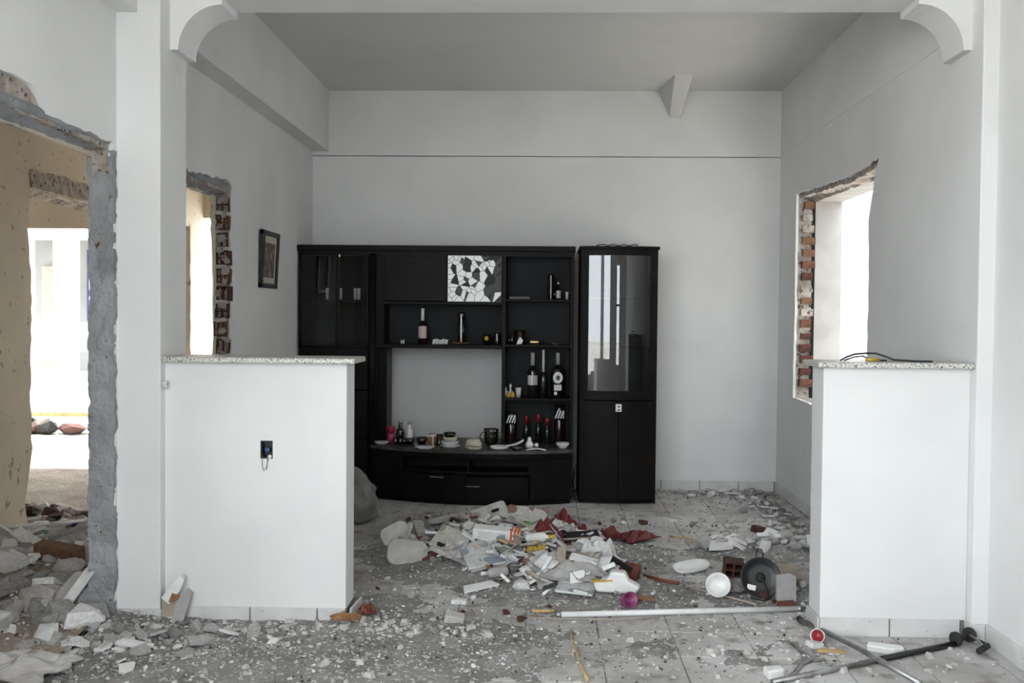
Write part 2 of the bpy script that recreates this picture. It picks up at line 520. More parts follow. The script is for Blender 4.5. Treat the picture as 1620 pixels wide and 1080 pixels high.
core.build('masonry_core', M['mortar'], wl_o)
b_hall = ragged([(2.0, 0), (2.0, 2.0), (3.0, 1.995), (3.6, 2.02), (4.22, 2.0), (4.250, 1.9), (4.250, 1.0), (4.250, 0)], 0.05, 0.002, 13)
b_back = ragged([(4.7, 0), (4.7, 2.0), (5.3, 2.02), (5.76, 2.03), (5.80, 1.7), (5.83, 1.55), (5.82, 1.0), (5.83, 0)], 0.04, 0.012, 14)
MB().prism([(YR, 0)] + SIDE + b_hall + b_back + [(YB, 0), (YB, ZC), (YR, ZC)], 'x', XL - 0.102, XL - 0.084).build('room_side_plaster', M['beige'], wl_o)


def rough_slab(x0, x1, y, z0, z1, nx, nz, amp, seed, thick=0.02):
    """camera-facing broken surface: noisy sheet with thickness"""
    mb = MB()
    vs_, fs = [], []
    for k in range(nz + 1):
        for i in range(nx + 1):
            x = x0 + (x1 - x0) * i / nx
            z = z0 + (z1 - z0) * k / nz
            edge = i in (0, nx)
            n = noise.noise(Vector((x * 30 + seed, z * 22, seed))) + 0.5 * noise.noise(Vector((x * 80, z * 70 + seed, seed)))
            xo = 0.010 * noise.noise(Vector((seed + i * 9.1, z * 14, 3.0))) + 0.006 * noise.noise(Vector((seed + i * 9.1, z * 60, 7.0))) if edge else 0
            vs_.append((x + xo, y + amp * n, z))
    for k in range(nz):
        for i in range(nx):
            a = k * (nx + 1) + i
            fs.append((a, a + 1, a + nx + 2, a + nx + 1))
    n0 = len(vs_)
    for k in range(nz + 1):
        for i in (0, nx):
            v = vs_[k * (nx + 1) + i]
            vs_.append((v[0], y + thick, v[2]))
    for k in range(nz):
        fs.append((k * (nx + 1), (k + 1) * (nx + 1), n0 + 2 * k + 2, n0 + 2 * k))
        fs.append(((k + 1) * (nx + 1) + nx, k * (nx + 1) + nx, n0 + 2 * k + 1, n0 + 2 * k + 3))
    mb.add(vs_, fs)
    return mb


rough_slab(XL - 0.105, XL + 0.004, 4.222, 0.0, 2.03, 10, 150, 0.007, 2.3, 0.03).build('concrete_jamb', M['concrete'], wl_o)


def hollow_brick(w, d, hh, nx, nz, t=0.008):
    """clay block seen at its open end: web of thin walls in front of a recessed back"""
    mb = MB()
    cw, ch = (w - t) / nx, (hh - t) / nz
    for i in range(nx + 1):
        mb.box(-w / 2 + i * cw, -w / 2 + i * cw + t, 0, d, 0, hh)
    for k in range(nz + 1):
        for i in range(nx):
            mb.box(-w / 2 + i * cw + t, -w / 2 + (i + 1) * cw, 0, d, k * ch, k * ch + t)
    mb.box(-w / 2 + .002, w / 2 - .002, d - 0.012, d, .002, hh - .002)
    return mb


hb = [hollow_brick(0.078, 0.06, 0.085, 2, 2).mesh('brick'), hollow_brick(0.078, 0.06, 0.085, 3, 2).mesh('brick'), hollow_brick(0.078, 0.06, 0.085, 2, 1).mesh('brick')]
for m_ in hb:
    m_.materials.append(M['brickdark'])
z = 1.935
k = 0
while z > 0.02:
    bm_ = hb[k % 3]
    mt = (M['brickdark'], M['brick'], M['brickdark'])[(k * 7) % 3]
    place('brick', bm_, mt, wl_o, (XL - 0.052 + rng.uniform(-.006, .006), 5.828 + rng.uniform(-.012, .008), z), (0, rng.uniform(-.06, .06), rng.uniform(-.15, .15)))
    if k % 3 != 1:
        ch = MB()
        pl = [Vector((rng.uniform(-.03, .03), rng.uniform(-.012, 0), rng.uniform(-.02, .02))) for _ in range(9)]
        ch.box(-0.045, 0.02 + rng.uniform(0, .03), -0.01, 0.03, 0, 0.020)
        ch.build('mortar_joint', M['paleplaster'], wl_o, (XL - 0.05, 5.825, z - 0.018), (rng.uniform(-.2, .2), rng.uniform(-.2, .2), 0))
    z -= 0.103
    k += 1
for k in range(15):
    me = MB()
    pr = random.Random(300 + k)
    n_ = 7
    pts = [(pr.uniform(.6, 1.1) * math.cos(2 * math.pi * i / n_), pr.uniform(.6, 1.1) * math.sin(2 * math.pi * i / n_)) for i in range(n_)]
    me.prism(pts, 'y', -0.35, 0.6)
    me.build('mortar_patch', M['mortar'] if k % 3 else M['paleplaster'], wl_o, (XL - 0.055 + pr.uniform(-.03, .03), 5.822, 2.0 - k * 0.068 + pr.uniform(-.02, .02)), (0, pr.uniform(0, 3), 0),
             scale=(pr.uniform(.016, .04), .02, pr.uniform(.012, .03)))
# broken plaster lips along the doorway heads
for nm, y0, y1, zz, sd in (('broken_lip', 3.2, 4.22, 2.045, 1), ('broken_lip', 4.8, 5.86, 2.05, 2)):
    lp = MB()
    n = 26
    vs_, fs = [], []
    for i in range(n + 1):
        y = y0 + (y1 - y0) * i / n
        a = 0.02 * noise.noise(Vector((y * 9, sd, 0))) + 0.01 * noise.noise(Vector((y * 31, sd, 4)))
        vs_ += [(XL - 0.001, y, zz + 0.035 + a), (XL - 0.010, y, zz + 0.012 + a * .5), (XL - 0.06, y, zz - 0.012 + a), (XL - 0.105, y, zz - 0.03 - a * .4), (XL - 0.105, y, zz + 0.05), (XL - 0.02, y, zz + 0.05)]
    for i in range(n):
        for j in range(6):
            a, b = i * 6 + j, i * 6 + (j + 1) % 6
            fs.append((a, b, b + 6, a + 6))
    lp.add(vs_, fs)
    lp.build(nm, M['concrete'], wl_o)

# ------------------------------------------------------------------ structure: back wall, right walls
struct(MB().box(XL - 0.1, XR + 0.13, YB, YB + 0.15, 0, 2.580).box(XL - 0.1, XR + 0.13, YB + .03, YB + 0.15, 2.580, ZC).build('wall_back', M['plaster']), 'white plastered back wall behind the dark wall unit', 'wall')
near = ragged([(5.76, 0.76), (5.735, 1.1), (5.73, 1.5), (5.745, 1.9), (5.66, 2.12), (5.585, 2.225)], 0.05, 0.006, 21)
topp = ragged([(5.585, 2.225), (6.1, 2.20), (6.7, 2.215), (7.385, 2.245)], 0.06, 0.006, 22)
far = ragged([(7.385, 2.245), (7.40, 1.9), (7.385, 1.4), (7.41, 1.0), (7.40, 0.77)], 0.05, 0.007, 23)
bot = ragged([(7.40, 0.77), (6.5, 0.76), (5.76, 0.76)], 0.06, 0.005, 24)


def framed_wall(x0, x1, near, topp, far, bot):
    mb = MB()
    mb.prism([(YP0 + 0.02, 0)] + [(bot[-1][0], 0)] + near + [(near[-1][0], ZC), (YP0 + 0.02, ZC)], 'x', x0, x1)
    mb.prism(topp + [(topp[-1][0], ZC), (topp[0][0], ZC)], 'x', x0, x1)
    mb.prism([(far[-1][0], 0), (YB, 0), (YB, ZC), (far[0][0], ZC)] + far, 'x', x0, x1)
    mb.prism(bot[::-1] + [(bot[0][0], 0), (bot[-1][0], 0)], 'x', x0, x1)
    return mb


wr = struct(framed_wall(XR, XR + 0.02, near, topp, far, bot).build('wall_right', M['plaster']), 'white right wall with a broken-out window opening', 'wall')
sh = lambda P, dy, dz, sd: ragged([(p[0] + dy, p[1] + dz) for p in P[::3]] + [(P[-1][0] + dy, P[-1][1] + dz)], 0.04, 0.005, sd)
framed_wall(XR + 0.02, XR + 0.125, sh(near, .01, 0, 31), sh(topp, .0, -.03, 32), sh(far, -.005, 0, 33), sh(bot, 0, 0, 34)).build('masonry_core', M['mortar'], wr)
sb = MB().box(-0.045, 0.045, -0.02, 0.10, 0, 0.056)
brick_me = sb.mesh('brick')
brick_me.materials.append(M['brick'])
z, k = 2.135, 0
while z > 0.79:
    rr = rng.random()
    mt = M['brick'] if rr < .35 else M['brick2'] if rr < .62 else M['brickdark'] if rr < .84 else M['mortar']
    place('brick', brick_me, mt, wr, (XR + 0.083 + rng.uniform(-.008, .008), 7.385 + rng.uniform(-.012, .006), z),
          (rng.uniform(-.05, .05), rng.uniform(-.07, .07), rng.uniform(-.1, .1)), (rng.uniform(.72, 1.02), 1, rng.uniform(.75, 1.05)))
    z -= 0.0855
    k += 1
# head of the window: rough concrete lip
lp = MB()
vs_, fs = [], []
n = 30
for i in range(n + 1):
    y = 5.62 + (7.38 - 5.62) * i / n
    zb = 2.205 + 0.03 * (i / n)
    a = 0.014 * noise.noise(Vector((y * 9, 5, 0))) + 0.008 * noise.noise(Vector((y * 33, 5, 4)))
    vs_ += [(XR + 0.004, y, zb + 0.022 + a), (XR + 0.03, y, zb - 0.012 + a), (XR + 0.08, y, zb - 0.028 - a), (XR + 0.125, y, zb - 0.05 + a), (XR + 0.125, y, zb + 0.05), (XR + 0.01, y, zb + 0.05)]
for i in range(n):
    for j in range(6):
        a, b = i * 6 + j, i * 6 + (j + 1) % 6
        fs.append((a, b, b + 6, a + 6))
lp.add(vs_, fs)
lp.build('broken_lip', M['brokenband'], wr)
# outer window box: white reveal standing outside the brickwork
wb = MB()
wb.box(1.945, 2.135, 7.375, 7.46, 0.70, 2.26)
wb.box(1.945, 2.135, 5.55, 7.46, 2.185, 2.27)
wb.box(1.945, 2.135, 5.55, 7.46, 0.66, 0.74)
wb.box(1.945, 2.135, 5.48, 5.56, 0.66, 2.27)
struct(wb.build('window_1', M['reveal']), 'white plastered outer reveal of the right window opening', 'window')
MB().box(1.925, 1.946, 7.382, 7.46, 0.70, 2.26).build('painted_gap_shade', M['void'], bpy.data.objects['window_1'])  # black strip painted for the shade between brickwork and reveal
struct(MB().box(XH, XH + 0.12, YR, YP0 + 0.02, 0, ZC).build('wall_right_hall', M['plaster']), 'white right wall of the near hall', 'wall')
struct(MB().box(XPR, XH + 0.1, YP0, YP1, 0, ZC).build('wall_pillar_right', M['plaster'], bevel=0.006), 'white pillar at the right end of the right half wall', 'pillar')
struct(MB().box(XL - 0.02, XPL, YP0, YP1, 0, ZC).build('wall_pillar_left', M['plaster'], bevel=0.006), 'white pillar between the hall doorway and the left half wall', 'pillar')

# half walls
hx0, hx1, hz0, hz1 = -1.222, -1.168, 0.722, 0.800
pm = MB()
x0, x1, zt = XPL, -0.848, 1.136
pm.box(x0, hx0, YF0, YF1, 0, zt)
pm.box(hx1, x1, YF0, YF1, 0, zt)
pm.box(hx0, hx1, YF0, YF1, 0, hz0)
pm.box(hx0, hx1, YF0, YF1, hz1, zt)
pm.box(hx0, hx1, YF0 + 0.06, YF1, hz0, hz1)
struct(pm.build('wall_half_left', M['plaster']), 'white half wall left of the gap, with an open socket box', 'wall')
struct(MB().box(1.184, XPR, YF0, YF1, 0, 1.142).build('wall_half_right', M['plaster'], bevel=0.004), 'white half wall right of the gap', 'wall')


def slab(name, x0, x1, y0, y1, z0, z1, label):
    o = MB().box(x0, x1, y0, y1, z0, z1).build(name, M['granite'], bevel=0.006)
    return tag(o, label, 'slab')


slab('granite_slab', -1.636, -0.806, 4.275, 4.545, 1.136, 1.160, 'speckled grey granite slab capping the left half wall')
slab('granite_slab', 1.150, 1.798, 4.275, 4.545, 1.142, 1.166, 'speckled grey granite slab capping the right half wall under the black cable')

# unseen rear of the hall, opening shaped for the light at the left, one narrow window at the right
rw = MB()
RX0, RX1, RZ0, RZ1 = 0.72, 1.06, 0.62, 2.12
rw.box(-0.10, RX0, YR - 0.15, YR, 0, ZC)
rw.box(RX1, 2.0, YR - 0.15, YR, 0, ZC)
rw.box(RX0, RX1, YR - 0.15, YR, 0, RZ0)
rw.box(RX0, RX1, YR - 0.15, YR, RZ1, ZC)
rw.box(XL - 0.1, -0.10, YR - 0.15, YR, 2.95, ZC)
rw.box(XL - 0.1, -0.10, YR - 0.15, YR, 0, 0.70)  # unseen parapet, added to cut off the cabinet glass reflection
rw.box(-1.02, -0.90, YR - 0.15, YR, 0.70, 2.95)  # unseen post, added to split that reflection into strips
rw.box(XL - 0.1, XL, -0.70, 1.76, 0, 0.55)  # unseen side parapet, added to trim the glass reflection
struct(rw.build('wall_rear', M['plaster']))
struct(MB().box(0.87, 0.90, YR - 0.1, YR - 0.05, RZ0, RZ1).box(RX0, RX1, YR - 0.1, YR - 0.05, 1.50, 1.53).build('window_2', M['black']))

# ------------------------------------------------------------------ structure: left rooms
w2edge = ragged([(6.17, 0), (6.13, 0.16), (6.17, 0.32), (6.215, 0.5), (6.20, 0.9), (6.215, 1.3), (6.215, 1.6), (6.17, 1.85), (6.215, 2.05), (6.20, 2.16), (6.45, 2.17), (6.62, 2.10), (7.0, 2.10), (9.05, 2.12), (9.05, 0)], 0.06, 0.012, 41)
struct(MB().prism([(1.9, 0)] + w2edge + [(9.4, 0), (9.4, ZC), (1.9, ZC)], 'x', -3.30, -3.20).build('wall_left_room', M['beige']), 'beige wall of the left room with a ragged broken edge', 'wall')
lipm = MB()
vs_, fs = [], []
for i in range(17):
    y = 6.2 + 0.9 * i / 16
    a = 0.03 * noise.noise(Vector((y * 7, 8, 0)))
    vs_ += [(-3.196, y, 2.235 + a), (-3.19, y, 2.12 + a * .5), (-3.30, y, 2.07 + a), (-3.30, y, 2.2)]
for i in range(16):
    for j in range(4):
        fs.append((i * 4 + j, i * 4 + (j + 1) % 4, i * 4 + 4 + (j + 1) % 4, i * 4 + 4 + j))
lipm.add(vs_, fs)
lipm.build('broken_lip', M['mortar'], bpy.data.objects['wall_left_room'])
wrl = MB()
wrl.box(-9, -3.37, 9.4, 9.52, 2.13, ZC)
wrl.box(-3.37, -1.926, 9.4, 9.52, 2.235, ZC)
wrl.box(-9, -6.6, 9.4, 9.52, 0, 2.13)
wrl.box(-2.3, -1.926, 9.4, 9.52, 0, 2.235)
struct(wrl.build('wall_rear_left', M['beige']), 'beige lintel wall closing the left rooms against daylight', 'wall')
struct(MB().box(-3.40, -3.305, 9.36, 9.5, 0, 2.235).build('door_1', M['facade']), 'pale door post in the far left opening', 'door')
struct(MB().box(-1.926, -1.85, YB, 9.5, 0, ZC).build('wall_left_room_end', M['beige']))
struct(MB().box(-9.1, -9, 1.8, 9.6, 0, ZC).build('wall_far_left', M['beige']))
struct(MB().box(-9.1, -1.926, 1.8, 1.9, 0, ZC).build('wall_rear_hall_left', M['beige']))

# ------------------------------------------------------------------ skirting tiles
BH = 0.078


def skirting(name, pieces, label, holder_box):
    """a thin bed of adhesive on the wall carrying tiles, each a mesh of its own"""
    hold = struct(MB().box(*holder_box).build(name, M['grout']), label, 'baseboard')
    for p in pieces:
        MB().box(*p).build('skirting_tile', M['basetile'], hold, bevel=0.002)
    return hold


g = 0.003
yfb = YF0 - 0.012
skirting('baseboard_half_left', [(a + g, b - g, yfb, YF0 - .003, 0, BH) for a, b in ((-1.632, -1.556), (-1.556, -1.263), (-1.263, -0.97), (-0.97, -0.846))],
         'pale skirting tiles along the left half wall', (-1.636, -0.848, YF0 - .004, YF0, 0, BH - .003))
skirting('baseboard_half_right', [(a + g, b - g, yfb, YF0 - .003, 0, BH) for a, b in ((1.180, 1.476), (1.476, 1.772))],
         'pale skirting tiles along the right half wall', (1.184, 1.79, YF0 - .004, YF0, 0, BH - .003))
skirting('baseboard_pillar_left', [(XL + .004, XPL + .008, YP0 - .012, YP0 - .003, 0, BH)], 'skirting tile at the foot of the left pillar', (XL + .006, XPL, YP0 - .004, YP0, 0, BH - .003))
skirting('baseboard_pillar_right', [(XPR - .010, XPR - .003, YP0 + g, YF0 - .012 - g, 0, BH), (XPR - .008, XH - .014, YP0 - .012, YP0 - .003, 0, BH)],
         'skirting tiles around the foot of the right pillar', (XPR, XH - .012, YP0 - .004, YP0, 0, BH - .003))
skirting('baseboard_hall', [(XH - .012, XH - .003, y + g, y + .3 - g, 0, BH) for y in (3.06, 3.36, 3.66, 3.96)], 'skirting tiles along the right hall wall', (XH - .004, XH, 3.06, YP0, 0, BH - .003))
skirting('baseboard_end_right', [(1.172, 1.181, YF0 - .01, YF1, 0, BH)], 'skirting tile on the end of the right half wall', (1.180, 1.184, YF0, YF1, 0, BH - .003))
skirting('baseboard_back', [(a + g, b - g, YB - .012, YB - .003, 0, BH) for a, b in ((0.62, 0.92), (0.92, 1.22), (1.22, 1.52), (1.52, 1.795))],
         'skirting tiles along the back wall', (0.62, XR, YB - .004, YB, 0, BH - .003))
skirting('baseboard_right', [(XR - .012, XR - .003, y + g, y + .3 - g, 0, BH) for y in [4.58 + .3 * i for i in range(11)]],
         'skirting tiles along the right wall below the window', (XR - .004, XR, 4.58, YB - .01, 0, BH - .003))
le = struct(MB().box(-0.848, -0.844, YF0, YF1, 0, BH - .003).build('baseboard_end_left', M['grout']), 'loosened skirting tile on the end of the left half wall', 'baseboard')
MB().box(0, 0.009, 0, 0.185, 0, BH + .004).build('skirting_tile', M['basetile'], le, (-0.838, YF0 - .008, 0.0), (0, R(7), R(-4)), bevel=0.002)

# ------------------------------------------------------------------ added wall beyond the window, cutting down the sky light
struct(MB().box(4.0, 4.2, -3, 16, -0.1, 6.5).build('wall_sky_block', M['skyblock']), 'added grey wall outside the window, blocking part of the sky', 'wall')

# ------------------------------------------------------------------ far building outdoors
fb = empty('apartment_building', (-7.0, 14.0, -0.07))
tag(fb, 'overexposed white building seen through the left doorway', 'building')


def fpart(name, m_, *b):
    return MB().box(*b).build(name, m_, fb)


fpart('wall', M['facadeshade'], -6, 4, 1.2, 1.5, 0, 6)
for x in (-1.9, -0.55, 0.1, 2.0):
    fpart('column', M['facade'], x, x + 0.26, 0, 0.26, 0, 3.2)
fpart('upper_slab', M['facade'], -6, 4, -0.2, 1.2, 2.5, 2.75)
fpart('parapet', M['facade'], 0.02, 3.0, -0.1, 0.05, 0.86, 1.27)
w_ = fpart('window', M['bluewin'], 0.06, 0.9, 1.14, 1.2, 1.30, 2.36)
MB().box(0.10, 0.86, 1.12, 1.15, 1.34, 2.32).build('pane', M['facade'], w_)
fpart('door_leaf', M['card'], -0.62, -0.40, 1.1, 1.2, 0, 2.1)
fpart('low_block', M['facade'], -0.1, 3.0, -1.2, -0.6, 0, 0.62)

# ================================================================== dark wall unit
WU = empty('wall_unit', (-0.80, 7.64, 0))
tag(WU, 'large black-brown wall unit with open shelves and a television bay', 'wall unit')
OX, OY = -0.80, 7.64


def wu(name, m_, x0, x1, y0, y1, z0, z1, bevel=0.0, parent=None):
    return MB().box(x0 - OX, x1 - OX, y0 - OY, y1 - OY, z0, z1).build(name, m_, parent or WU, bevel=bevel)


W = M['wood']
UF, UB = 7.42, 7.87          # front and back of the upper carcass
wu('top_board', W, -1.822, 0.222, UF - 0.03, UB, 1.815, 1.856, 0.004)
wu('cornice', W, -1.815, 0.215, UF - 0.012, UF + 0.02, 1.790, 1.815)
wu('side_panel', W, -1.815, -1.790, UF, UB, 0, 1.815)
wu('side_panel', W, 0.190, 0.212, UF, UB, 0.395, 1.815)
wu('side_panel', W, -1.262, -1.232, UF + 0.02, UB, 0.395, 1.79)
wu('back_panel', M['woodback'], -1.79, -1.27, UB - 0.012, UB, 0.05, 1.80)
wu('back_panel', M['woodback'], -1.235, 0.195, UB - 0.16, UB - 0.15, 1.12, 1.80)
wu('back_panel', M['woodback'], -0.30, 0.195, UB - 0.16, UB - 0.15, 0.38, 1.12)
# rounded post between the tall cupboard and the shelves
pst = MB().lathe([(0.026, 0), (0.026, 1.72)], 16, (0, 0, 0))
pst.build('post', W, WU, (-1.268 - OX, UF - 0.005 - OY, 0.075))
wu('upright', W, -0.312, -0.286, UF + 0.01, UB - 0.15, 0.38, 1.79)
wu('upright', W, -1.232, -1.186, UF + 0.03, UB - 0.15, 1.118, 1.79)
wu('bay_side', W, -1.235, -1.172, UF + 0.09, UB - 0.12, 0.39, 1.118)
wu('shelf', W, -1.232, -0.312, UF + 0.01, UB - 0.15, 1.424, 1.446, 0.003)
wu('shelf', W, -1.225, -0.312, UF - 0.015, UB - 0.15, 1.102, 1.130, 0.003)
for z in (1.452, 1.118, 0.722):
    wu('shelf', W, -0.286, 0.190, UF + 0.015, UB - 0.15, z, z + 0.018, 0.002)
# closed flap over the middle bay
fl_ = wu('flap_door', W, -1.186, -0.722, UF + 0.02, UF + 0.04, 1.450, 1.782, 0.003)
wu('flap_edge', M['woodback'], -1.186, -0.722, UF + 0.012, UF + 0.02, 1.776, 1.782, 0, fl_)
wu('cornice_strip', M['woodback'], -1.235, 0.19, UF + 0.0, UF + 0.02, 1.782, 1.79)


# tall cupboard doors
def door(x0, x1, z0, z1, glass):
    d = empty('door', (0, 0, 0))
    d.parent = WU
    e = 0.012
    if glass:
        o = MB()
        o.box(x0 - OX, x1 - OX, UF - 0.018 - OY, UF - OY, z0, z0 + e).box(x0 - OX, x1 - OX, UF - 0.018 - OY, UF - OY, z1 - e, z1)
        o.box(x0 - OX, x0 + e - OX, UF - 0.018 - OY, UF - OY, z0, z1).box(x1 - e - OX, x1 - OX, UF - 0.018 - OY, UF - OY, z0, z1)
        o.build('door_frame', W, d)
        MB().box(x0 + e - OX, x1 - e - OX, UF - 0.010 - OY, UF - 0.006 - OY, z0 + e, z1 - e).build('glass_pane', M['darkpane'], d)
    else:
        MB().box(x0 - OX, x1 - OX, UF - 0.018 - OY, UF - OY, z0, z1).build('door_panel', W, d, bevel=0.003)
    return d


for a, b in ((-1.800, -1.528), (-1.524, -1.298)):
    door(a, b, 1.105, 1.788, True)
    door(a, b, 0.792, 1.098, False)
    door(a, b, 0.432, 0.786, False)
    door(a, b, 0.075, 0.426, False)
wu('plinth', W, -1.80, -1.29, UF + 0.01, UB, 0, 0.07)
wu('cupboard_shelf', W, -1.79, -1.29, UF + 0.01, UB - 0.02, 1.438, 1.456)
wu('cupboard_shelf', W, -1.79, -1.29, UF + 0.01, UB - 0.02, 1.09, 1.105)
wu('latch', M['white'], -1.514, -1.505, UF - 0.026, UF - 0.018, 1.768, 1.786)


# bowed base cabinet
def bow(x):
    return 7.35 - 0.32 * (x + 1.25) + 0.3445 * (x + 1.25) * (x + 0.5)


def curved(x0, x1, z0, z1, off=0.0, back=None, thick=0.02, n=14):
    """board following the bowed front; back: fixed rear y, else constant thickness"""
    xs = [x0 + (x1 - x0) * i / n for i in range(n + 1)]
    pts = [(x - OX, bow(x) + off - OY) for x in xs]
    if back is None:
        pts += [(x - OX, bow(x) + off + thick - OY) for x in xs[::-1]]
    else:
        pts += [(x1 - OX, back - OY), (x0 - OX, back - OY)]
    return MB().prism(pts, 'z', z0, z1)


BX0, BX1 = -1.255, 0.212
curved(BX0 - 0.012, BX1, 0.368, 0.392, -0.012, UB).build('counter_top', M['woodtop'], WU, bevel=0.004)
curved(BX0, BX1, 0.335, 0.368, 0.004, UB).build('counter_rail', W, WU)
curved(BX0 + 0.02, BX1 - 0.02, 0.0, 0.035, 0.03, UB).build('plinth', W, WU)
MB().box(BX0 - OX, BX1 - OX, 7.40 - OY, UB - OY, 0.03, 0.335).build('base_carcass', W, WU)
curved(-1.001, -0.098, 0.222, 0.240, 0.012, 7.41).build('slot_shelf', W, WU)
for x in (-1.003, -0.532, -0.098):
    curved(x - 0.008, x + 0.008, 0.22, 0.336, 0.015, 7.41, n=2).build('slot_divider', W, WU)
for nm, a, b, z0, z1 in (('base_door', BX0 + .004, -1.006, 0.04, 0.332), ('base_door', -0.090, BX1 - .004, 0.04, 0.320)):
    curved(a, b, z0, z1).build(nm, W, WU)
curved(BX0 + .01, -1.01, .04, .335, 0.02, 7.41).build('base_box', W, WU)
curved(-0.09, BX1 - .01, .04, .335, 0.02, 7.41).build('base_box', W, WU)
d1 = curved(-1.001, -0.545, 0.04, 0.216).build('drawer', W, WU)
d2 = curved(-0.540, -0.102, 0.04, 0.205, -0.012).build('drawer', W, WU)
for dd, a, b, z in ((d1, -0.80, -0.71, 0.200), (d2, -0.545, -0.45, 0.142)):
    mb = MB()
    xs = [a + (b - a) * i / 6 for i in range(7)]
    mb.tube([(a - OX, bow(a) - OY + .005, z)] + [(x - OX, bow(x) - 0.026 - OY, z) for x in xs] + [(b - OX, bow(b) - OY + .005, z)], 0.0035, 6)
    mb.build('handle', M['steel'], dd)

# mosaic sliding panel: broken mirror pieces on a dark board
MP = wu('mosaic_panel', M['black'], -0.716, -0.318, UF + 0.002, UF + 0.016, 1.446, 1.788)
mrng = random.Random(5)
RXa, RXb, RZa, RZb = -0.712, -0.322, 1.449, 1.785
seeds = [(mrng.uniform(RXa, RXb), mrng.uniform(RZa, RZb)) for _ in range(80)]


def clip(poly, px, pz, nx, nz):
    out = []
    for i in range(len(poly)):
        a, b = poly[i], poly[(i + 1) % len(poly)]
        da = (a[0] - px) * nx + (a[1] - pz) * nz
        db = (b[0] - px) * nx + (b[1] - pz) * nz
        if da <= 0:
            out.append(a)
        if da * db < 0:
            t = da / (da - db)
            out.append((a[0] + (b[0] - a[0]) * t, a[1] + (b[1] - a[1]) * t))
    return out


for i, sd in enumerate(seeds):
    poly = [(RXa, RZa), (RXb, RZa), (RXb, RZb), (RXa, RZb)]
    for j, t in enumerate(seeds):
        if i == j:
            continue
        nx, nz = (t[0] - sd[0]), (t[1] - sd[1])
        L = math.hypot(nx, nz)
        nx, nz = nx / L, nz / L
        mx_, mz_ = (sd[0] + t[0]) / 2 - nx * 0.0016, (sd[1] + t[1]) / 2 - nz * 0.0016
        poly = clip(poly, mx_, mz_, nx, nz)
        if len(poly) < 3:
            break
    if len(poly) < 3:
        continue
    wgt = 0.56 - 1.1 * (sd[0] + 0.52) + 0.25 * noise.noise(Vector((sd[0] * 9, sd[1] * 9, 2)))
    r_ = mrng.random()
    m_ = M['mirrorwhite'] if r_ < wgt else (M['mirrordark'] if mrng.random() < .6 else M['mirrorgrey'])
    MB().prism([(p[0] - OX, p[1]) for p in poly], 'y', UF - 0.003 - OY, UF + 0.004 - OY).build('mosaic_piece', m_, MP)

# ================================================================== narrow display cabinet
DC = empty('display_cabinet', (0.535, 7.55, 0))
tag(DC, 'tall narrow black cabinet with curved glass doors, right of the wall unit', 'cabinet')
CX, CY = 0.535, 7.55
HX = 0.276                     # half width
FRONT = 7.30


def dbow(x):
    return FRONT - 0.035 * (1 - (x / HX) ** 2)


def dcurve(x0, x1, z0, z1, off=0.0, thick=0.018, back=None, n=8):
    xs = [x0 + (x1 - x0) * i / n for i in range(n + 1)]
    pts = [(x, dbow(x) + off - CY) for x in xs]
    if back is None:
        pts += [(x, dbow(x) + off + thick - CY) for x in xs[::-1]]
    else:
        pts += [(x1, back - CY), (x0, back - CY)]
    return MB().prism(pts, 'z', z0, z1)


def dbox(name, m_, x0, x1, y0, y1, z0, z1):
    return MB().box(x0, x1, y0 - CY, y1 - CY, z0, z1).build(name, m_, DC)


dbox('side_panel', W, -HX, -HX + 0.018, FRONT, 7.85, 0, 1.835)
dbox('side_panel', W, HX - 0.018, HX, FRONT, 7.85, 0, 1.835)
dbox('back_panel', M['woodback'], -HX, HX, 7.845, 7.86, 0, 1.835)
dcurve(-HX - .012, HX + .012, 1.829, 1.852, -0.01, back=7.86).build('top_board', W, DC, bevel=0.003)
dcurve(-HX, HX, 0.0, 0.03, 0.025, back=7.85).build('plinth', W, DC)
dcurve(-HX + .018, HX - .018, 0.745, 0.765, 0.02, back=7.845).build('middle_board', W, DC)
for z in (1.475, 1.125):
    dcurve(-HX + .02, HX - .02, z, z + 0.008, 0.05, back=7.845).build('glass_shelf', M['clear'], DC)
for s_ in (-1, 1):
    a, b = (-HX + .002, -0.0015) if s_ < 0 else (0.0015, HX - .002)
    ld = dcurve(a, b, 0.035, 0.742, -0.018).build('lower_door', W, DC, bevel=0.002)
    ud = empty('upper_door', (0, 0, 0))
    ud.parent = DC
    st = 0.052
    mb = MB()
    oa, ob = (a, a + st) if s_ < 0 else (b - st, b)
    for part in (dcurve(a, b, 0.752, 0.815, -0.018), dcurve(a, b, 1.785, 1.827, -0.018), dcurve(oa, ob, 0.815, 1.785, -0.018, n=3)):
        mb.add(part.v, part.f)
    mb.build('door_frame', W, ud)
    ga, gb = (a + st, b) if s_ < 0 else (a, b - st)
    dcurve(ga, gb, 0.815, 1.785, -0.010, 0.004, n=10).build('glass_pane', M['pane'], ud)
lk = MB().box(-0.020, 0.022, dbow(0) - 0.026 - CY, dbow(0) - 0.018 - CY, 0.668, 0.722).build('lock_plate', M['white'], DC)
MB().box(-0.008, 0.010, dbow(0) - 0.028 - CY, dbow(0) - 0.026 - CY, 0.700, 0.708).box(-0.010, 0.012, dbow(0) - 0.028 - CY, dbow(0) - 0.026 - CY, 0.676, 0.684).build('keyhole', M['black'], lk)
# cable lying on top of the cabinet
mb = MB()
mb.tube([(0.37 + .02 * i, 7.33 + 0.01 * math.sin(i * 1.3), 1.857 + 0.010 * abs(math.sin(i * .8))) for i in range(16)], 0.004, 6)
tag(mb.build('cable', M['blackrough']), 'thin dark cable lying on top of the narrow cabinet', 'cable')

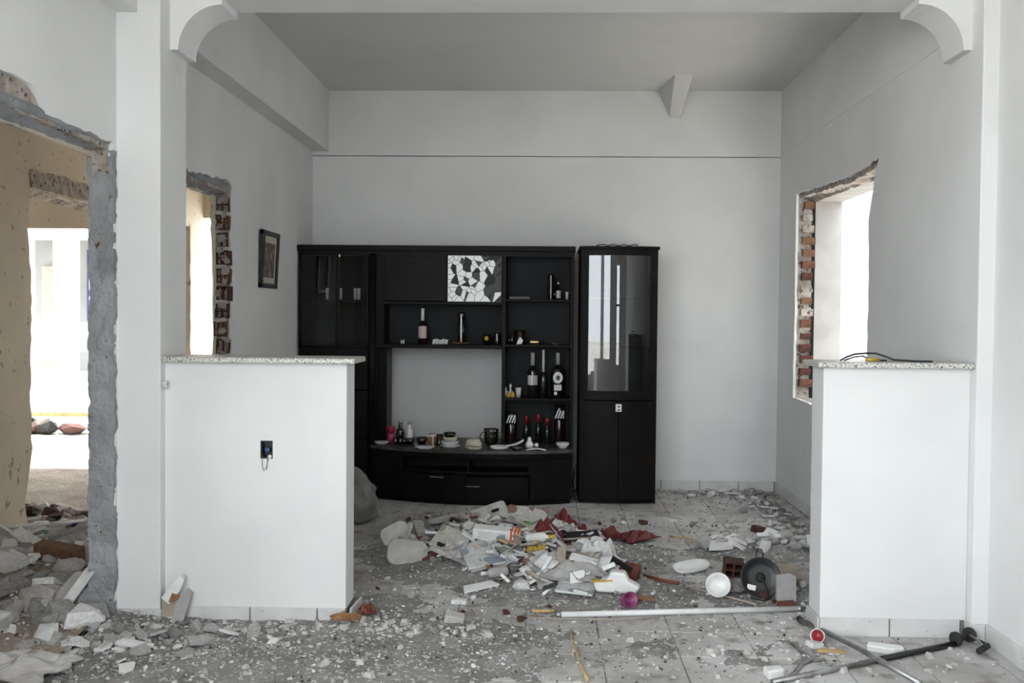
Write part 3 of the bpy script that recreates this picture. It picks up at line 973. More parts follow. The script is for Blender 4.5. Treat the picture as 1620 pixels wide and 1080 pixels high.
# ================================================================== picture
PF = empty('picture_frame', (XL + 0.002, 6.60, 1.70), (0, R(3), 0))
tag(PF, 'small black-framed picture hanging on the left wall', 'picture')
fy, fz, ft = 0.205, 0.185, 0.030
mb = MB()
mb.box(0, 0.022, -fy, fy, fz - ft, fz).box(0, 0.022, -fy, fy, -fz, -fz + ft).box(0, 0.022, -fy, -fy + ft + .03, -fz, fz).box(0, 0.022, fy - ft, fy, -fz, fz)
mb.build('frame', M['black'], PF)
MB().box(0.002, 0.008, -fy + .03, fy - .02, -fz + .02, fz - .02).build('mount', M['cream'], PF)
MB().box(0.008, 0.010, -fy + .085, fy - .065, -fz + .068, fz - .075).build('print', M['print'], PF)

# ================================================================== things on the shelves
SHELF_Y = 7.56


def bottle_prof(h, r, neck=0.3, nr=0.35, sh=0.14):
    zb = h * (1 - neck - sh)
    return [(r * .9, 0), (r, 0.006), (r, zb), (r * .93, zb + h * sh * .35), (r * .6, zb + h * sh * .75), (r * nr, zb + h * sh), (r * nr * .92, h * .985), (r * nr * .92, h)]


def make_bottle(name, x, y, z, h, r, label, glass='bottle', cap=None, cap_h=0.10, band=None, bandz=(0.25, 0.55), neck=0.3, group=None, nr=0.35, sh=0.14):
    t = empty(name, (x, y, z))
    tag(t, label, 'bottle', group)
    MB().lathe(bottle_prof(h, r, neck, nr, sh), 22).build('glass_body', M[glass], t)
    if cap:
        rr = r * nr * 1.12
        MB().lathe([(rr, 0), (rr, h * cap_h), (rr * .9, h * cap_h + .002)], 16).build('cap', M[cap], t, (0, 0, h * (1 - cap_h)))
    if band:
        pts = []
        mb = MB()
        n = 12
        z0, z1 = h * bandz[0], h * bandz[1]
        vs_, fs = [], []
        for i in range(n + 1):
            a = R(-160 + 140 * i / n)
            for rr in (r * 1.012,):
                vs_ += [(rr * math.cos(a), rr * math.sin(a), z0), (rr * math.cos(a), rr * math.sin(a), z1)]
        for i in range(n):
            fs.append((2 * i, 2 * i + 2, 2 * i + 3, 2 * i + 1))
        mb.add(vs_, fs, True)
        mb.build('paper_label', M[band], t)
    return t


def cup_prof(h, r0, r1, t=0.003):
    return [(r0, 0), (r1, h), (r1 - t, h), (max(r0 - t, .003), t), (0.001, t)]


def lathe_thing(name, prof, m_, loc, label, cat, group=None, rot=(0, 0, 0), seg=22, bevel=0):
    o = MB().lathe(prof, seg, closed=False)
    n = len(o.v)
    o.f.append(tuple(range(seg))[::-1])
    o.sm.append(False)
    o = o.build(name, M[m_], None, loc, rot)
    return tag(o, label, cat, group)


def handle(parent, r, h, m_, ang=0.0, th=0.004):
    pth = []
    for i in range(9):
        a = -math.pi / 2 + math.pi * i / 8
        pth.append(((r - .002) + 0.55 * h * .5 * math.cos(a), 0, h * .5 + h * .32 * math.sin(a)))
    MB().tube(pth, th, 6).build('handle', M[m_], parent, (0, 0, 0), (0, 0, ang))


# tumblers inside the tall cupboard, painted white for the highlights on their glass
for i, (x, lab) in enumerate(((-1.615, 'slim pale tumbler at the left of the cupboard shelf'), (-1.513, 'slim pale tumbler in the middle of the cupboard shelf'),
                              (-1.405, 'left of the paired slim tumblers on the cupboard shelf'), (-1.378, 'right of the paired slim tumblers on the cupboard shelf'))):
    lathe_thing('tumbler', cup_prof(0.085, 0.011, 0.013), 'white', (x, UF + 0.05, 1.456), lab, 'glass', 'slim tumblers in the tall cupboard', seg=14)

# middle shelf (top 1.130)
zs = 1.130
make_bottle('liquor_bottle', -0.913, SHELF_Y, zs, 0.265, 0.033, 'clear liquor bottle with white neck and pink label on the middle shelf', 'bottlebrown', 'white', 0.34, 'labelpink', (0.16, 0.50), 0.36)
for i, (x, hh) in enumerate(((-1.066, .028), (-1.050, .032))):
    tag(MB().lathe([(.006, 0), (.007, hh * .8), (.004, hh)], 10).build('bottle_stopper', M['white'], None, (x, SHELF_Y - .04, zs)),
        ('shorter' if i == 0 else 'taller') + ' tiny white stopper standing at the left of the middle shelf', 'stopper')
mb = MB()
for i in range(5):
    a = -0.05 + i * 0.023
    mb.prism([(a, 0.0), (a + .020, 0.004), (a + .026, 0.040 - .004 * (i % 3)), (a + .006, 0.034 + .006 * (i % 2))], 'y', -.02 - .006 * (i % 2), 0.012)
tag(mb.build('folded_papers', M['paper'], None, (-0.785, SHELF_Y - .03, zs)), 'crumpled strip of white paper beside the pink-labelled bottle', 'paper')
t = lathe_thing('plate', [(.02, 0), (.055, .006), (.066, .014), (.064, .016), (.05, .009), (.001, .008)], 'brownwood', (-0.622, SHELF_Y - .02, zs), 'small reddish saucer under the tall black tube', 'plate')
t = empty('thermos_flask', (-0.620, SHELF_Y, zs + .009))
tag(t, 'tall black cylinder with a shiny cap on the reddish saucer', 'flask')
MB().lathe([(.030, 0), (.030, .15), (.024, .155), (.024, .22), (.020, .226)], 22).build('body', M['bottle'], t)
MB().lathe([(.0245, 0), (.0245, .045), (.020, .052)], 20).build('cap', M['bottle'], t, (0, 0, .182))
MB().box(-.006, .004, -.0325, -.029, .01, .215).build('painted_highlight', M['white'], t)  # metallic highlight painted on as a white strip
t = empty('candle_holder', (-0.428, SHELF_Y - .02, zs))
tag(t, 'dark round holder with a bright yellow ball on the middle shelf', 'ornament')
MB().lathe([(.022, 0), (.034, .02), (.036, .05), (.026, .075), (.018, .080)], 18).build('holder', M['bottle'], t)
MB().lathe([(.002, 0), (.013, .006), (.017, .018), (.013, .03), (.002, .036)], 14).build('yellow_ball', M['yellow'], t, (-.002, -.036, .028))
t = empty('can', (-0.352, SHELF_Y - .02, zs))
tag(t, 'small black can with a painted white highlight at the right of the middle shelf', 'can')
MB().lathe([(.024, 0), (.025, .004), (.025, .084), (.021, .090)], 18).build('body', M['bottle'], t)
MB().box(-.004, .003, -.027, -.0245, .035, .082).build('painted_glint', M['white'], t)  # highlight painted on the can as a white stripe

# right bay, top shelf 1.470
zs = 1.470
mb = MB().box(-.075, .075, -.04, .04, 0, .022).box(.03, .085, -.03, .03, .004, .018)
tag(mb.build('flat_case', M['black'], None, (-0.190, SHELF_Y, zs), bevel=0.003), 'flat black case lying on the top right shelf', 'case')
t = empty('tall_canister', (0.045, SHELF_Y, zs))
tag(t, 'tall black canister on the top right shelf', 'canister')
MB().lathe([(.024, 0), (.025, .003), (.025, .175), (.020, .186)], 20).build('body', M['bottle'], t)
MB().box(-.004, .004, -.027, -.0245, .004, .18).build('painted_highlight', M['cream'], t)  # highlight down the canister, painted as a cream strip
make_bottle('small_bottle', 0.100, SHELF_Y, zs, 0.128, 0.020, 'small dark bottle with white label beside the tall canister', 'bottle', 'white', .10, 'label', (.08, .52), .35)
lathe_thing('shot_glass', cup_prof(.075, .010, .012), 'clear', (0.072, SHELF_Y - .05, zs), 'slim clear glass between canister and small bottle', 'glass', seg=14)
lathe_thing('shot_glass', cup_prof(.058, .009, .011), 'white', (0.166, SHELF_Y, zs), 'slim pale glass at the right end of the top right shelf', 'glass', seg=14)

# second shelf 1.136
zs = 1.136
for i, (x, lab) in enumerate(((-0.262, 'leftmost tiny clear glass on the second right shelf'), (-0.240, 'tiny clear glass left of the dark mug on the second right shelf'))):
    lathe_thing('shot_glass', cup_prof(.05 + .012 * i, .010, .013), 'clear', (x, SHELF_Y - .05, zs), lab, 'glass', seg=14)
t = empty('mug', (-0.185, SHELF_Y - .01, zs))
tag(t, 'dark brown mug with a white folded tag on the second right shelf', 'mug')
MB().lathe(cup_prof(.105, .036, .045), 22, closed=False).build('body', M['bottlebrown'], t)
handle(t, .042, .10, 'bottlebrown', R(200))
MB().prism([(-.02, .0), (.018, .004), (.028, .03), (.006, .055), (-.012, .028)], 'y', -.060, -.054).build('paper_tag', M['white'], t)
t = empty('lying_bottle', (-0.060, SHELF_Y - .03, zs + .016), (0, R(90), 0))
tag(t, 'small bottle lying on its side with a brass coloured band', 'bottle')
MB().lathe([(.014, 0), (.016, .004), (.016, .075), (.007, .09), (.007, .11)], 16).build('glass_body', M['bottle'], t, (0, 0, -.05))
MB().lathe([(.0168, 0), (.0168, .06)], 16, closed=False).build('band', M['brass'], t, (0, 0, -.045))
mb = MB().tube([(0.03 * math.cos(a), 0.02 * math.sin(a), .004 + .004 * (i % 2)) for i, a in enumerate([j * .6 for j in range(10)])], .0035, 6)
tag(mb.build('bracelet', M['brass'], None, (0.085, SHELF_Y - .03, zs)), 'small brass ring on the second right shelf', 'bracelet')

# third shelf 0.740
zs = 0.740
t = empty('figurine', (-0.255, SHELF_Y - .04, zs))
tag(t, 'yellow and white little figurine group on the third right shelf', 'figurine')
MB().lathe([(.012, 0), (.020, .02), (.016, .042), (.006, .055), (.009, .066), (.002, .076)], 14).build('left_figure', M['whitemat'], t, (-.028, 0, 0))
MB().lathe([(.016, 0), (.020, .015), (.014, .035), (.004, .045)], 14).build('yellow_body', M['amber'], t, (-.006, -.016, 0))
MB().lathe([(.013, 0), (.017, .016), (.010, .036), (.003, .048)], 14).build('yellow_body', M['amber'], t, (.024, -.016, 0))
MB().lathe([(.006, 0), (.008, .05), (.004, .07), (.010, .085), (.003, .100)], 12).build('tall_figure', M['white'], t, (.006, .01, 0))
lathe_thing('cup', cup_prof(.072, .016, .022), 'whitemat', (-0.190, SHELF_Y - .04, zs), 'small ribbed white cup right of the yellow figurine', 'cup', seg=18)
make_bottle('wine_bottle', -0.085, SHELF_Y, zs, 0.330, 0.038, 'dark bottle with a narrow white label, left of the slim bottle', 'bottle', 'greyboard', .28, 'label', (.28, .50), .30)
make_bottle('slim_bottle', -0.005, SHELF_Y + .02, zs, 0.352, 0.030, 'tallest slim bottle with a pale neck on the third right shelf', 'bottle', 'white', .48, None, neck=.46, nr=.28)
t = make_bottle('round_label_bottle', 0.103, SHELF_Y, zs, 0.332, 0.052, 'wide dark bottle with a big round white label', 'bottle', 'greyboard', .26, None, neck=.28, nr=.26)
lab = MB()
pts = [(0.036 * math.cos(a), 0.043 * math.sin(a)) for a in [2 * math.pi * i / 24 for i in range(24)]]
lab.prism(pts, 'y', -.0565, -.052)
lab.build('round_label', M['white'], t, (0, 0, .150))
MB().prism([(p[0] * .45, p[1] * .45) for p in pts], 'y', -.058, -.056).build('label_emblem', M['black'], t, (.002, 0, .150))
MB().box(-.028, .028, -.0555, -.049, .055, .098).build('lower_label', M['label'], t)
MB().box(-.026, -.006, -.0555, -.049, .022, .046).build('stamp_label', M['white'], t)

# counter, right bay (top 0.392)
zc = 0.392


def striped_jar(x, y, h, lab):
    t = empty('striped_jar', (x, y, zc))
    tag(t, lab, 'jar')
    MB().lathe([(.036, 0), (.038, .005), (.038, h * .60), (.036, h * .62)], 20).build('body', M['bottlebrown'], t)
    MB().lathe([(.037, 0), (.037, h * .36), (.030, h * .38)], 20).build('lid', M['bottle'], t, (0, 0, h * .62))
    n = 4
    for i in range(n):
        x0 = -.036 + i * .020
        pth = [(x0, -.0385 + .5 * abs(x0) ** 1.5, h * .66), (x0 + .028, -.0385 + .5 * abs(x0 + .028) ** 1.5, h * .66 + .055 + .01 * (i == 1))]
        vs_ = []
        mb = MB()
        pts = [(x0, h * .65), (x0 + .010, h * .65), (min(x0 + .032, .036), h * .65 + .055), (min(x0 + .022, .036), h * .65 + .062)]
        mb.prism(pts, 'y', -.0395, -.030)
        mb.build('white_stripe', M['white'], t)
    return t


striped_jar(-0.245, 7.58, 0.235, 'shorter dark jar with white diagonal stripes on its lid')
striped_jar(0.118, 7.58, 0.295, 'taller dark jar with white diagonal stripes on its lid, at the right end')
for x, h, lab in ((-0.130, .205, 'leftmost of the three red-topped bottles'), (-0.040, .220, 'middle and tallest of the three red-topped bottles'), (0.027, .195, 'rightmost of the three red-topped bottles')):
    make_bottle('red_topped_bottle', x, 7.56 - (.03 if x > 0 else 0), zc, h, 0.024, lab, 'bottle', 'redcap', .26, None, neck=.34, group='red topped bottles', nr=.62)

# counter, television bay
cy = 7.33
t = empty('candle_jar', (-1.135, 7.47, zc))
tag(t, 'two-tier raspberry red jar at the left end of the counter', 'jar')
MB().lathe([(.030, 0), (.034, .01), (.034, .07), (.028, .078)], 20).build('lower_jar', M['pink'], t)
MB().lathe([(.026, 0), (.034, .012), (.034, .040), (.030, .048)], 20).build('upper_lid', M['pinklid'], t, (0, 0, .078))
make_bottle('oil_cruet', -1.064, 7.47, zc, .165, .032, 'dark glass cruet with metal top next to the red jar', 'bottlebrown', 'steel', .16, None, neck=.30, nr=.45)
make_bottle('vinegar_cruet', -1.000, 7.51, zc, .160, .030, 'pale frosted cruet with grey top right of the dark cruet', 'white', 'greyboard', .14, 'paper', (.1, .5), neck=.30, nr=.45)
lathe_thing('dish', [(.03, 0), (.055, .02), (.052, .022), (.03, .006), (.001, .005)], 'whitemat', (-1.190, 7.40, zc), 'small whitish dish at the far left of the counter', 'dish')
for i, x in enumerate((-1.085, -1.050, -1.022, -0.994)):
    lathe_thing('shot_glass', cup_prof(.048, .012, .015), 'clear', (x, 7.385, zc), ('first', 'second', 'third', 'fourth')[i] + ' shot glass from the left in front of the cruets', 'glass', 'shot glasses before the cruets', seg=14)
for x, r_, h, lab in ((-0.985, .040, .045, 'small clear glass bowl left of the brown mug'), (-0.895, .042, .055, 'clear glass bowl nearest the brown mug')):
    lathe_thing('glass_bowl', [(.018, 0), (r_ * .8, h * .4), (r_, h), (r_ - .003, h), (r_ * .75, h * .45), (.001, .004)], 'smoke', (x, 7.40, zc), lab, 'bowl')
mb = MB().prism([(-.06, 0), (.05, .0), (.065, .018), (-.05, .010)], 'y', -.03, .03)
tag(mb.build('glass_tray', M['clear'], None, (-0.905, 7.30, zc)), 'flat clear glass tray before the glass bowls', 'tray')
t = empty('mug', (-0.815, 7.38, zc))
tag(t, 'brown and white banded mug in the middle of the counter', 'mug')
MB().lathe(cup_prof(.085, .028, .031), 20, closed=False).build('body', M['brownwood'], t)
MB().lathe([(.0318, 0), (.0318, .018)], 20, closed=False).build('white_band', M['white'], t, (0, 0, .066))
MB().box(.004, .012, -.034, -.028, .0, .066).build('white_stripe', M['white'], t)
t = empty('mug', (-0.765, 7.40, zc))
tag(t, 'near-black mug with side handle next to the banded mug', 'mug')
MB().lathe(cup_prof(.078, .028, .032), 20, closed=False).build('body', M['bottle'], t)
handle(t, .030, .07, 'bottle', 0)
PL = lambda r: [(r * .55, 0), (r * .62, .004), (r, .016), (r - .002, .018), (r * .6, .007), (.001, .006)]
BW = lambda r, h: [(r * .45, 0), (r * .5, .004), (r * .9, h * .6), (r, h), (r - .003, h), (r * .86, h * .58), (r * .45, .008), (.001, .007)]
lathe_thing('plate', PL(.075), 'white', (-0.845, 7.185, zc), 'white saucer lying at the counter front, leftmost plate', 'plate')
# stack
sx, sy = -0.675, 7.27
lathe_thing('plate', PL(.075), 'white', (sx, sy, zc), 'white plate at the bottom of the crockery stack', 'plate')
lathe_thing('bowl', BW(.066, .036), 'white', (sx, sy, zc + .010), 'wide white bowl, second from the bottom of the stack', 'bowl')
lathe_thing('bowl', BW(.054, .045), 'cream', (sx + .002, sy, zc + .034), 'cream bowl in the stack under the dark bowl', 'bowl')
lathe_thing('bowl', BW(.046, .040), 'bottle', (sx - .002, sy, zc + .066), 'shiny black bowl on top of the crockery stack', 'bowl', rot=(R(4), 0, 0))
lathe_thing('plate', PL(.062), 'cream', (-0.495, 7.17, zc), 'cream saucer in front of the upturned bowl', 'plate')
lathe_thing('bowl', [(.058, 0), (.060, .006), (.058, .034), (.046, .056), (.020, .064), (.002, .065)], 'cream', (-0.507, 7.31, zc), 'upturned ribbed cream bowl in the middle of the counter', 'bowl')
t = empty('glass_pitcher', (-0.385, 7.42, zc))
tag(t, 'smoky glass pitcher with two handles at the right of the television bay', 'pitcher')
MB().lathe([(.032, 0), (.036, .006), (.050, .03), (.052, .075), (.048, .10), (.060, .122), (.057, .122), (.045, .098), (.048, .07), (.046, .034), (.03, .012), (.001, .010)], 24, closed=False).build('body', M['smoke'], t)
handle(t, .050, .12, 'smoke', 0, .005)
handle(t, .050, .12, 'smoke', R(180), .005)
MB().lathe([(.036, 0), (.043, .05), (.001, .052)], 20, closed=False).build('tea_light', M['bottlebrown'], t, (0, 0, .012))
lathe_thing('dish', [(.03, 0), (.06, .006), (.068, .022), (.065, .023), (.055, .010), (.001, .008)], 'white', (-0.316, 7.21, zc), 'oval white dish before the upright of the shelf bay', 'dish')
mb = MB()
vs_, fs = [], []
n = 12
for i in range(n + 1):
    u = i / n
    x = -.075 + .15 * u
    zc_ = .010 + .045 * u ** 2
    w_ = .035 * math.sin(math.pi * (.12 + .76 * u)) + .004
    vs_ += [(x, -w_, zc_ + .016), (x, 0, zc_ - .008), (x, w_, zc_ + .016), (x, 0, zc_ - .002)]
for i in range(n):
    for j in range(4):
        fs.append((i * 4 + j, i * 4 + (j + 1) % 4, i * 4 + 4 + (j + 1) % 4, i * 4 + 4 + j))
fs += [(0, 1, 2, 3), (n * 4 + 3, n * 4 + 2, n * 4 + 1, n * 4)]
mb.add(vs_, fs, True)
tag(mb.build('banana_dish', M['white'], None, (-0.215, 7.26, zc)), 'curved white boat-shaped dish left of the white duck', 'dish')
lathe_thing('glass_bowl', BW(.05, .03), 'clear', (-0.190, 7.13, zc), 'shallow clear bowl before the boat-shaped dish', 'bowl')
t = empty('duck_figurine', (-0.100, 7.26, zc))
tag(t, 'white duck-shaped ornament on the counter', 'figurine')
MB().lathe([(.010, 0), (.026, .012), (.030, .03), (.022, .05), (.012, .058), (.016, .068), (.010, .082), (.002, .086)], 18).build('body', M['white'], t)
MB().lathe([(.006, 0), (.018, .010), (.014, .026), (.002, .032)], 14).build('tail', M['white'], t, (.045, 0, .012), (0, R(20), 0))
mb = MB()
vs_, fs = [], []
for i in range(7):
    for j in range(5):
        u, v = i / 6, j / 4
        vs_.append((-.07 + .14 * u, -.03 + .06 * v, .006 + .024 * (1 - abs(2 * u - 1)) * (0.6 + .4 * noise.noise(Vector((u * 5, v * 5, 1))))))
for i in range(6):
    for j in range(4):
        a = i * 5 + j
        fs.append((a, a + 5, a + 6, a + 1))
mb.add(vs_, fs, True)
o = mb.build('napkin', M['cloth'], None, (-0.05, 7.165, zc))
sol = o.modifiers.new('thick', 'SOLIDIFY')
sol.thickness = .005
tag(o, 'crumpled white napkin right of the duck ornament', 'napkin')
lathe_thing('bowl', BW(.050, .040), 'whitemat', (0.140, 7.31, zc), 'white ribbed bowl at the right end of the counter', 'bowl')

# wall fittings
so = empty('wall_socket', (-1.048, YB - .001, .622))
tag(so, 'painted-over socket plate on the wall inside the television bay', 'socket')
MB().box(-.038, .038, -.008, 0, -.052, .052).build('plate', M['plaster'], so, bevel=.003)
MB().box(-.016, .016, -.010, -.008, -.030, -.004).box(-.016, .016, -.010, -.008, .006, .030).build('module', M['plaster'], so)
so = empty('power_plug', (0.236, YB - .001, .17))
tag(so, 'white plug adapter between the wall unit and the narrow cabinet', 'plug')
MB().box(-.020, .020, -.05, 0, -.028, .028).build('adapter', M['white'], so, bevel=.004)
MB().tube([(0, -.05, -.01), (.004, -.08, -.03), (-.004, -.08, -.10), (.004, -.06, -.165)], .004, 6).build('cord', M['blackrough'], so)
sb = empty('socket_box', (-1.195, YF0, .722))
tag(sb, 'open dark socket box in the left half wall with dangling wires', 'socket')
MB().box(-.0265, .0265, .050, .058, .001, .077).box(-.0265, -.022, .002, .05, .001, .077).box(.022, .0265, .002, .05, .001, .077).box(-.022, .022, .002, .05, .072, .077).box(-.022, .022, .002, .05, .001, .006).build('box_shell', M['black'], sb)
MB().lathe([(.002, 0), (.014, .004), (.012, .014), (.002, .018)], 12).build('wire_bundle', M['blueplastic'], sb, (-.002, .03, .035), (R(90), 0, 0))
MB().tube([(-.016, .02, .02), (-.017, -.006, .004), (-.017, -.006, -.030), (-.010, -.007, -.052), (.0, -.006, -.040), (.008, -.006, -.008), (.010, .02, .012)], .0016, 6).build('wire', M['steel'], sb)
MB().tube([(.004, .02, .02), (.005, -.005, .002), (.004, -.005, -.028), (.002, -.006, -.048)], .0014, 6).build('wire', M['steel'], sb)
MB().lathe([(.002, 0), (.008, .002), (.009, .008), (.002, .011)], 10).build('wire_cap', M['white'], sb, (.017, -.004, .010), (R(90), 0, 0))
pp = lathe_thing('pipe_stub', [(.017, 0), (.017, .022), (.011, .022), (.011, .002), (.001, .002)], 'whitemat', (XPL, YP0 + .030, 1.040), 'short pipe end sticking out of the left pillar', 'pipe', rot=(0, R(90), 0), seg=16)
MB().lathe([(.0105, 0), (.0105, .010)], 14).build('dark_bore', M['void'], pp, (0, 0, .003))  # black plug painted for the shade inside the pipe

# ================================================================== rubble and dust
MOUNDS = [(-0.45, 5.70, .40, .42, .055), (0.00, 5.45, .42, .38, .085), (0.20, 4.95, .26, .22, .055), (-0.20, 6.15, .38, .28, .055),
          (0.35, 5.75, .25, .25, .03), (1.35, 5.85, .35, .20, .055), (1.15, 4.95, .25, .22, .035), (-2.35, 4.80, .45, .55, .13), (-1.95, 4.15, .35, .28, .06),
          (-2.9, 5.6, .45, .4, .07), (-1.3, 3.85, .85, .45, .030), (-0.2, 4.1, .65, .35, .014), (1.35, 7.75, .45, .12, .030), (1.62, 7.1, .12, .7, .020),
          (-1.0, 4.28, .5, .10, .020), (0.95, 4.05, .35, .25, .012), (-0.75, 4.6, .22, .3, .014), (0.5, 4.75, .6, .2, .010), (-0.6, 6.6, .5, .5, .012)]


def G(x, y):
    h = -0.012
    for cx, cy_, rx, ry, a in MOUNDS:
        d = ((x - cx) / rx) ** 2 + ((y - cy_) / ry) ** 2
        if d < 8:
            h += a * math.exp(-d * .8)
    h += 0.007 * noise.noise(Vector((x * 3.1, y * 3.1, 2.0))) + 0.006 * noise.noise(Vector((x * 11, y * 11, 5.0))) + 0.004 * noise.noise(Vector((x * 31, y * 31, 9.0)))
    return h


def ground(x, y):
    return max(G(x, y), 0.0)


def sheet(name, x0, x1, y0, y1, st, m_, label, zmin, base=0.0, skip=None):
    nx, ny = int((x1 - x0) / st), int((y1 - y0) / st)
    vs_, fs, keep = [], [], []
    for j in range(ny + 1):
        for i in range(nx + 1):
            x, y = x0 + (x1 - x0) * i / nx, y0 + (y1 - y0) * j / ny
            vs_.append((x, y, G(x, y) + base))
    for j in range(ny):
        for i in range(nx):
            a = j * (nx + 1) + i
            q = (a, a + 1, a + nx + 2, a + nx + 1)
            if max(vs_[k][2] for k in q) < zmin:
                continue
            if skip and skip(vs_[a]):
                continue
            fs.append(q)
    used = sorted({k for f in fs for k in f})
    mp = {k: n for n, k in enumerate(used)}
    o = MB().add([vs_[k] for k in used], [tuple(mp[k] for k in f) for f in fs], True).build(name, m_)
    return tag(o, label, 'rubble', None, 'stuff')


solid = lambda v: (YF0 < v[1] < YF1 - .03 and (v[0] < -0.88 or v[0] > 1.21)) or (v[0] < XPL - .03 and v[1] > YP0 + .03) or v[0] < XL - .02
sheet('dust_layer', -1.85, 1.80, 3.25, 7.86, 0.024, M['dust'], 'grey layer of dust and crumbled plaster over the floor tiles', -0.008, 0, solid)
sheet('dirt_layer', -8.9, -1.84, 2.0, 9.4, 0.055, M['dirt'], 'brown dirt covering the floor of the left room', -9, 0.014)

prng = random.Random(21)


def lump_mesh(seed, flat=0.6, rough=0.35):
    r = random.Random(seed)
    phi = (1 + 5 ** .5) / 2
    v = [(-1, phi, 0), (1, phi, 0), (-1, -phi, 0), (1, -phi, 0), (0, -1, phi), (0, 1, phi), (0, -1, -phi), (0, 1, -phi), (phi, 0, -1), (phi, 0, 1), (-phi, 0, -1), (-phi, 0, 1)]
    f = [(0, 11, 5), (0, 5, 1), (0, 1, 7), (0, 7, 10), (0, 10, 11), (1, 5, 9), (5, 11, 4), (11, 10, 2), (10, 7, 6), (7, 1, 8), (3, 9, 4), (3, 4, 2), (3, 2, 6), (3, 6, 8), (3, 8, 9), (4, 9, 5), (2, 4, 11), (6, 2, 10), (8, 6, 7), (9, 8, 1)]
    out = []
    ax = (r.uniform(.7, 1.3), r.uniform(.55, 1.0), flat * r.uniform(.7, 1.2))
    for p in v:
        k = 0.5 / 1.9 * (1 + r.uniform(-rough, rough))
        out.append((p[0] * k * ax[0], p[1] * k * ax[1], p[2] * k * ax[2]))
    return MB().add(out, f).mesh('plaster_lump')


def shard_mesh(seed, th=0.12):
    r = random.Random(seed)
    n = r.choice((4, 5, 5, 6))
    a0 = r.uniform(0, 6)
    pts = [(r.uniform(.36, .55) * math.cos(a0 + 2 * math.pi * i / n + r.uniform(-.3, .3)), r.uniform(.25, .45) * math.sin(a0 + 2 * math.pi * i / n + r.uniform(-.3, .3))) for i in range(n)]
    return MB().prism(pts, 'z', -th / 2, th / 2).mesh('flat_shard')


def board_mesh(seed):
    r = random.Random(seed)
    w = r.uniform(.22, .4)
    pts = [(-.5 + r.uniform(-.04, .06), -w / 2), (.5 - r.uniform(0, .12), -w / 2 + r.uniform(0, .05)), (.5, w / 2 - r.uniform(0, .06)), (.1, w / 2), (-.5, w / 2 - r.uniform(0, .1))]
    return MB().prism(pts, 'z', -.04, .04).mesh('board_piece')


def paper_mesh(seed, w=0.7, curl=0.22):
    r = random.Random(seed)
    nx, ny = 5, 7
    ph = [r.uniform(0, 6) for _ in range(4)]
    top = []
    for j in range(ny + 1):
        for i in range(nx + 1):
            u, v = i / nx - .5, j / ny - .5
            z = curl * (.45 * math.sin(3.2 * u + ph[0]) * u + .5 * abs(v) ** 1.5 * math.cos(ph[1]) + .14 * math.sin(6 * v + 5 * u + ph[2]) + .10 * noise.noise(Vector((u * 5, v * 5, seed))))
            top.append((u * w, v, z))
    n = len(top)
    vs_ = top + [(p[0], p[1], p[2] - .012) for p in top]
    fs = []
    for j in range(ny):
        for i in range(nx):
            a = j * (nx + 1) + i
            fs.append((a, a + 1, a + nx + 2, a + nx + 1))
            fs.append((n + a, n + a + nx + 1, n + a + nx + 2, n + a + 1))
    rim = [i for i in range(nx + 1)] + [(j + 1) * (nx + 1) - 1 for j in range(1, ny + 1)] + [ny * (nx + 1) + i for i in range(nx - 1, -1, -1)] + [j * (nx + 1) for j in range(ny - 1, 0, -1)]
    for a, b in zip(rim, rim[1:] + rim[:1]):
        fs.append((b, a, n + a, n + b))
    return MB().add(vs_, fs, True).mesh('paper_sheet')


LUMPS = [lump_mesh(s_) for s_ in range(8)]
SHARDS = [shard_mesh(s_) for s_ in range(10)]
BOARDS = [board_mesh(s_) for s_ in range(6)]
PAPERS = [paper_mesh(s_) for s_ in range(8)]
for lst, m_ in ((LUMPS, 'paleplaster'), (SHARDS, 'whitemat'), (BOARDS, 'greyboard'), (PAPERS, 'paper')):
    for me in lst:
        me.materials.append(M[m_])


def in_heap(spots):
    cx, cy_, rx, ry = prng.choice(spots)
    a, q = prng.uniform(0, 2 * math.pi), math.sqrt(prng.random())
    return cx + rx * q * math.cos(a), cy_ + ry * q * math.sin(a)


def blocked(x, y, r=0.03):
    if x < XL + r and y > 4.15 and x > XL - .13 - r:
        return True
    if YP0 - r < y < YP1 + r and (x < XPL + r and x > XL - .13 or x > XPR - r):
        return True
    if YF0 - .02 - r < y < YF1 + r and (-1.66 < x < -0.83 + r or x > 1.165 - r):
        return True
    if y > 7.06 - r and x < 0.84 + r:
        return True
    if x > (XR if y > YP0 else XH) - r or y > YB - r:
        return True
    return False


SCATTERED = []


def scatter(name, meshes, mats, count, spots, s0, s1, noun, cat, group, tilt=0.3, lift=0.3, sink=0.0):
    k = 0
    while k < count:
        x, y = in_heap(spots)
        s_ = prng.uniform(s0, s1)
        if blocked(x, y, s_ * .5):
            s_ *= .5
            if blocked(x, y, s_ * .6):
                continue
        me = prng.choice(meshes)
        mn = prng.choice(mats)
        o = place(name, me, M[mn], None, (x, y, ground(x, y) + s_ * lift * prng.uniform(.5, 1.1) - sink),
                  (prng.uniform(-tilt, tilt), prng.uniform(-tilt, tilt), prng.uniform(0, 6.28)), (s_, s_, s_))
        tag(o, None, cat, group)
        q = (s_ - s0) / (s1 - s0)
        SCATTERED.append((o, noun, mn, 'small ' if q < .33 else '' if q < .7 else 'large '))
        k += 1


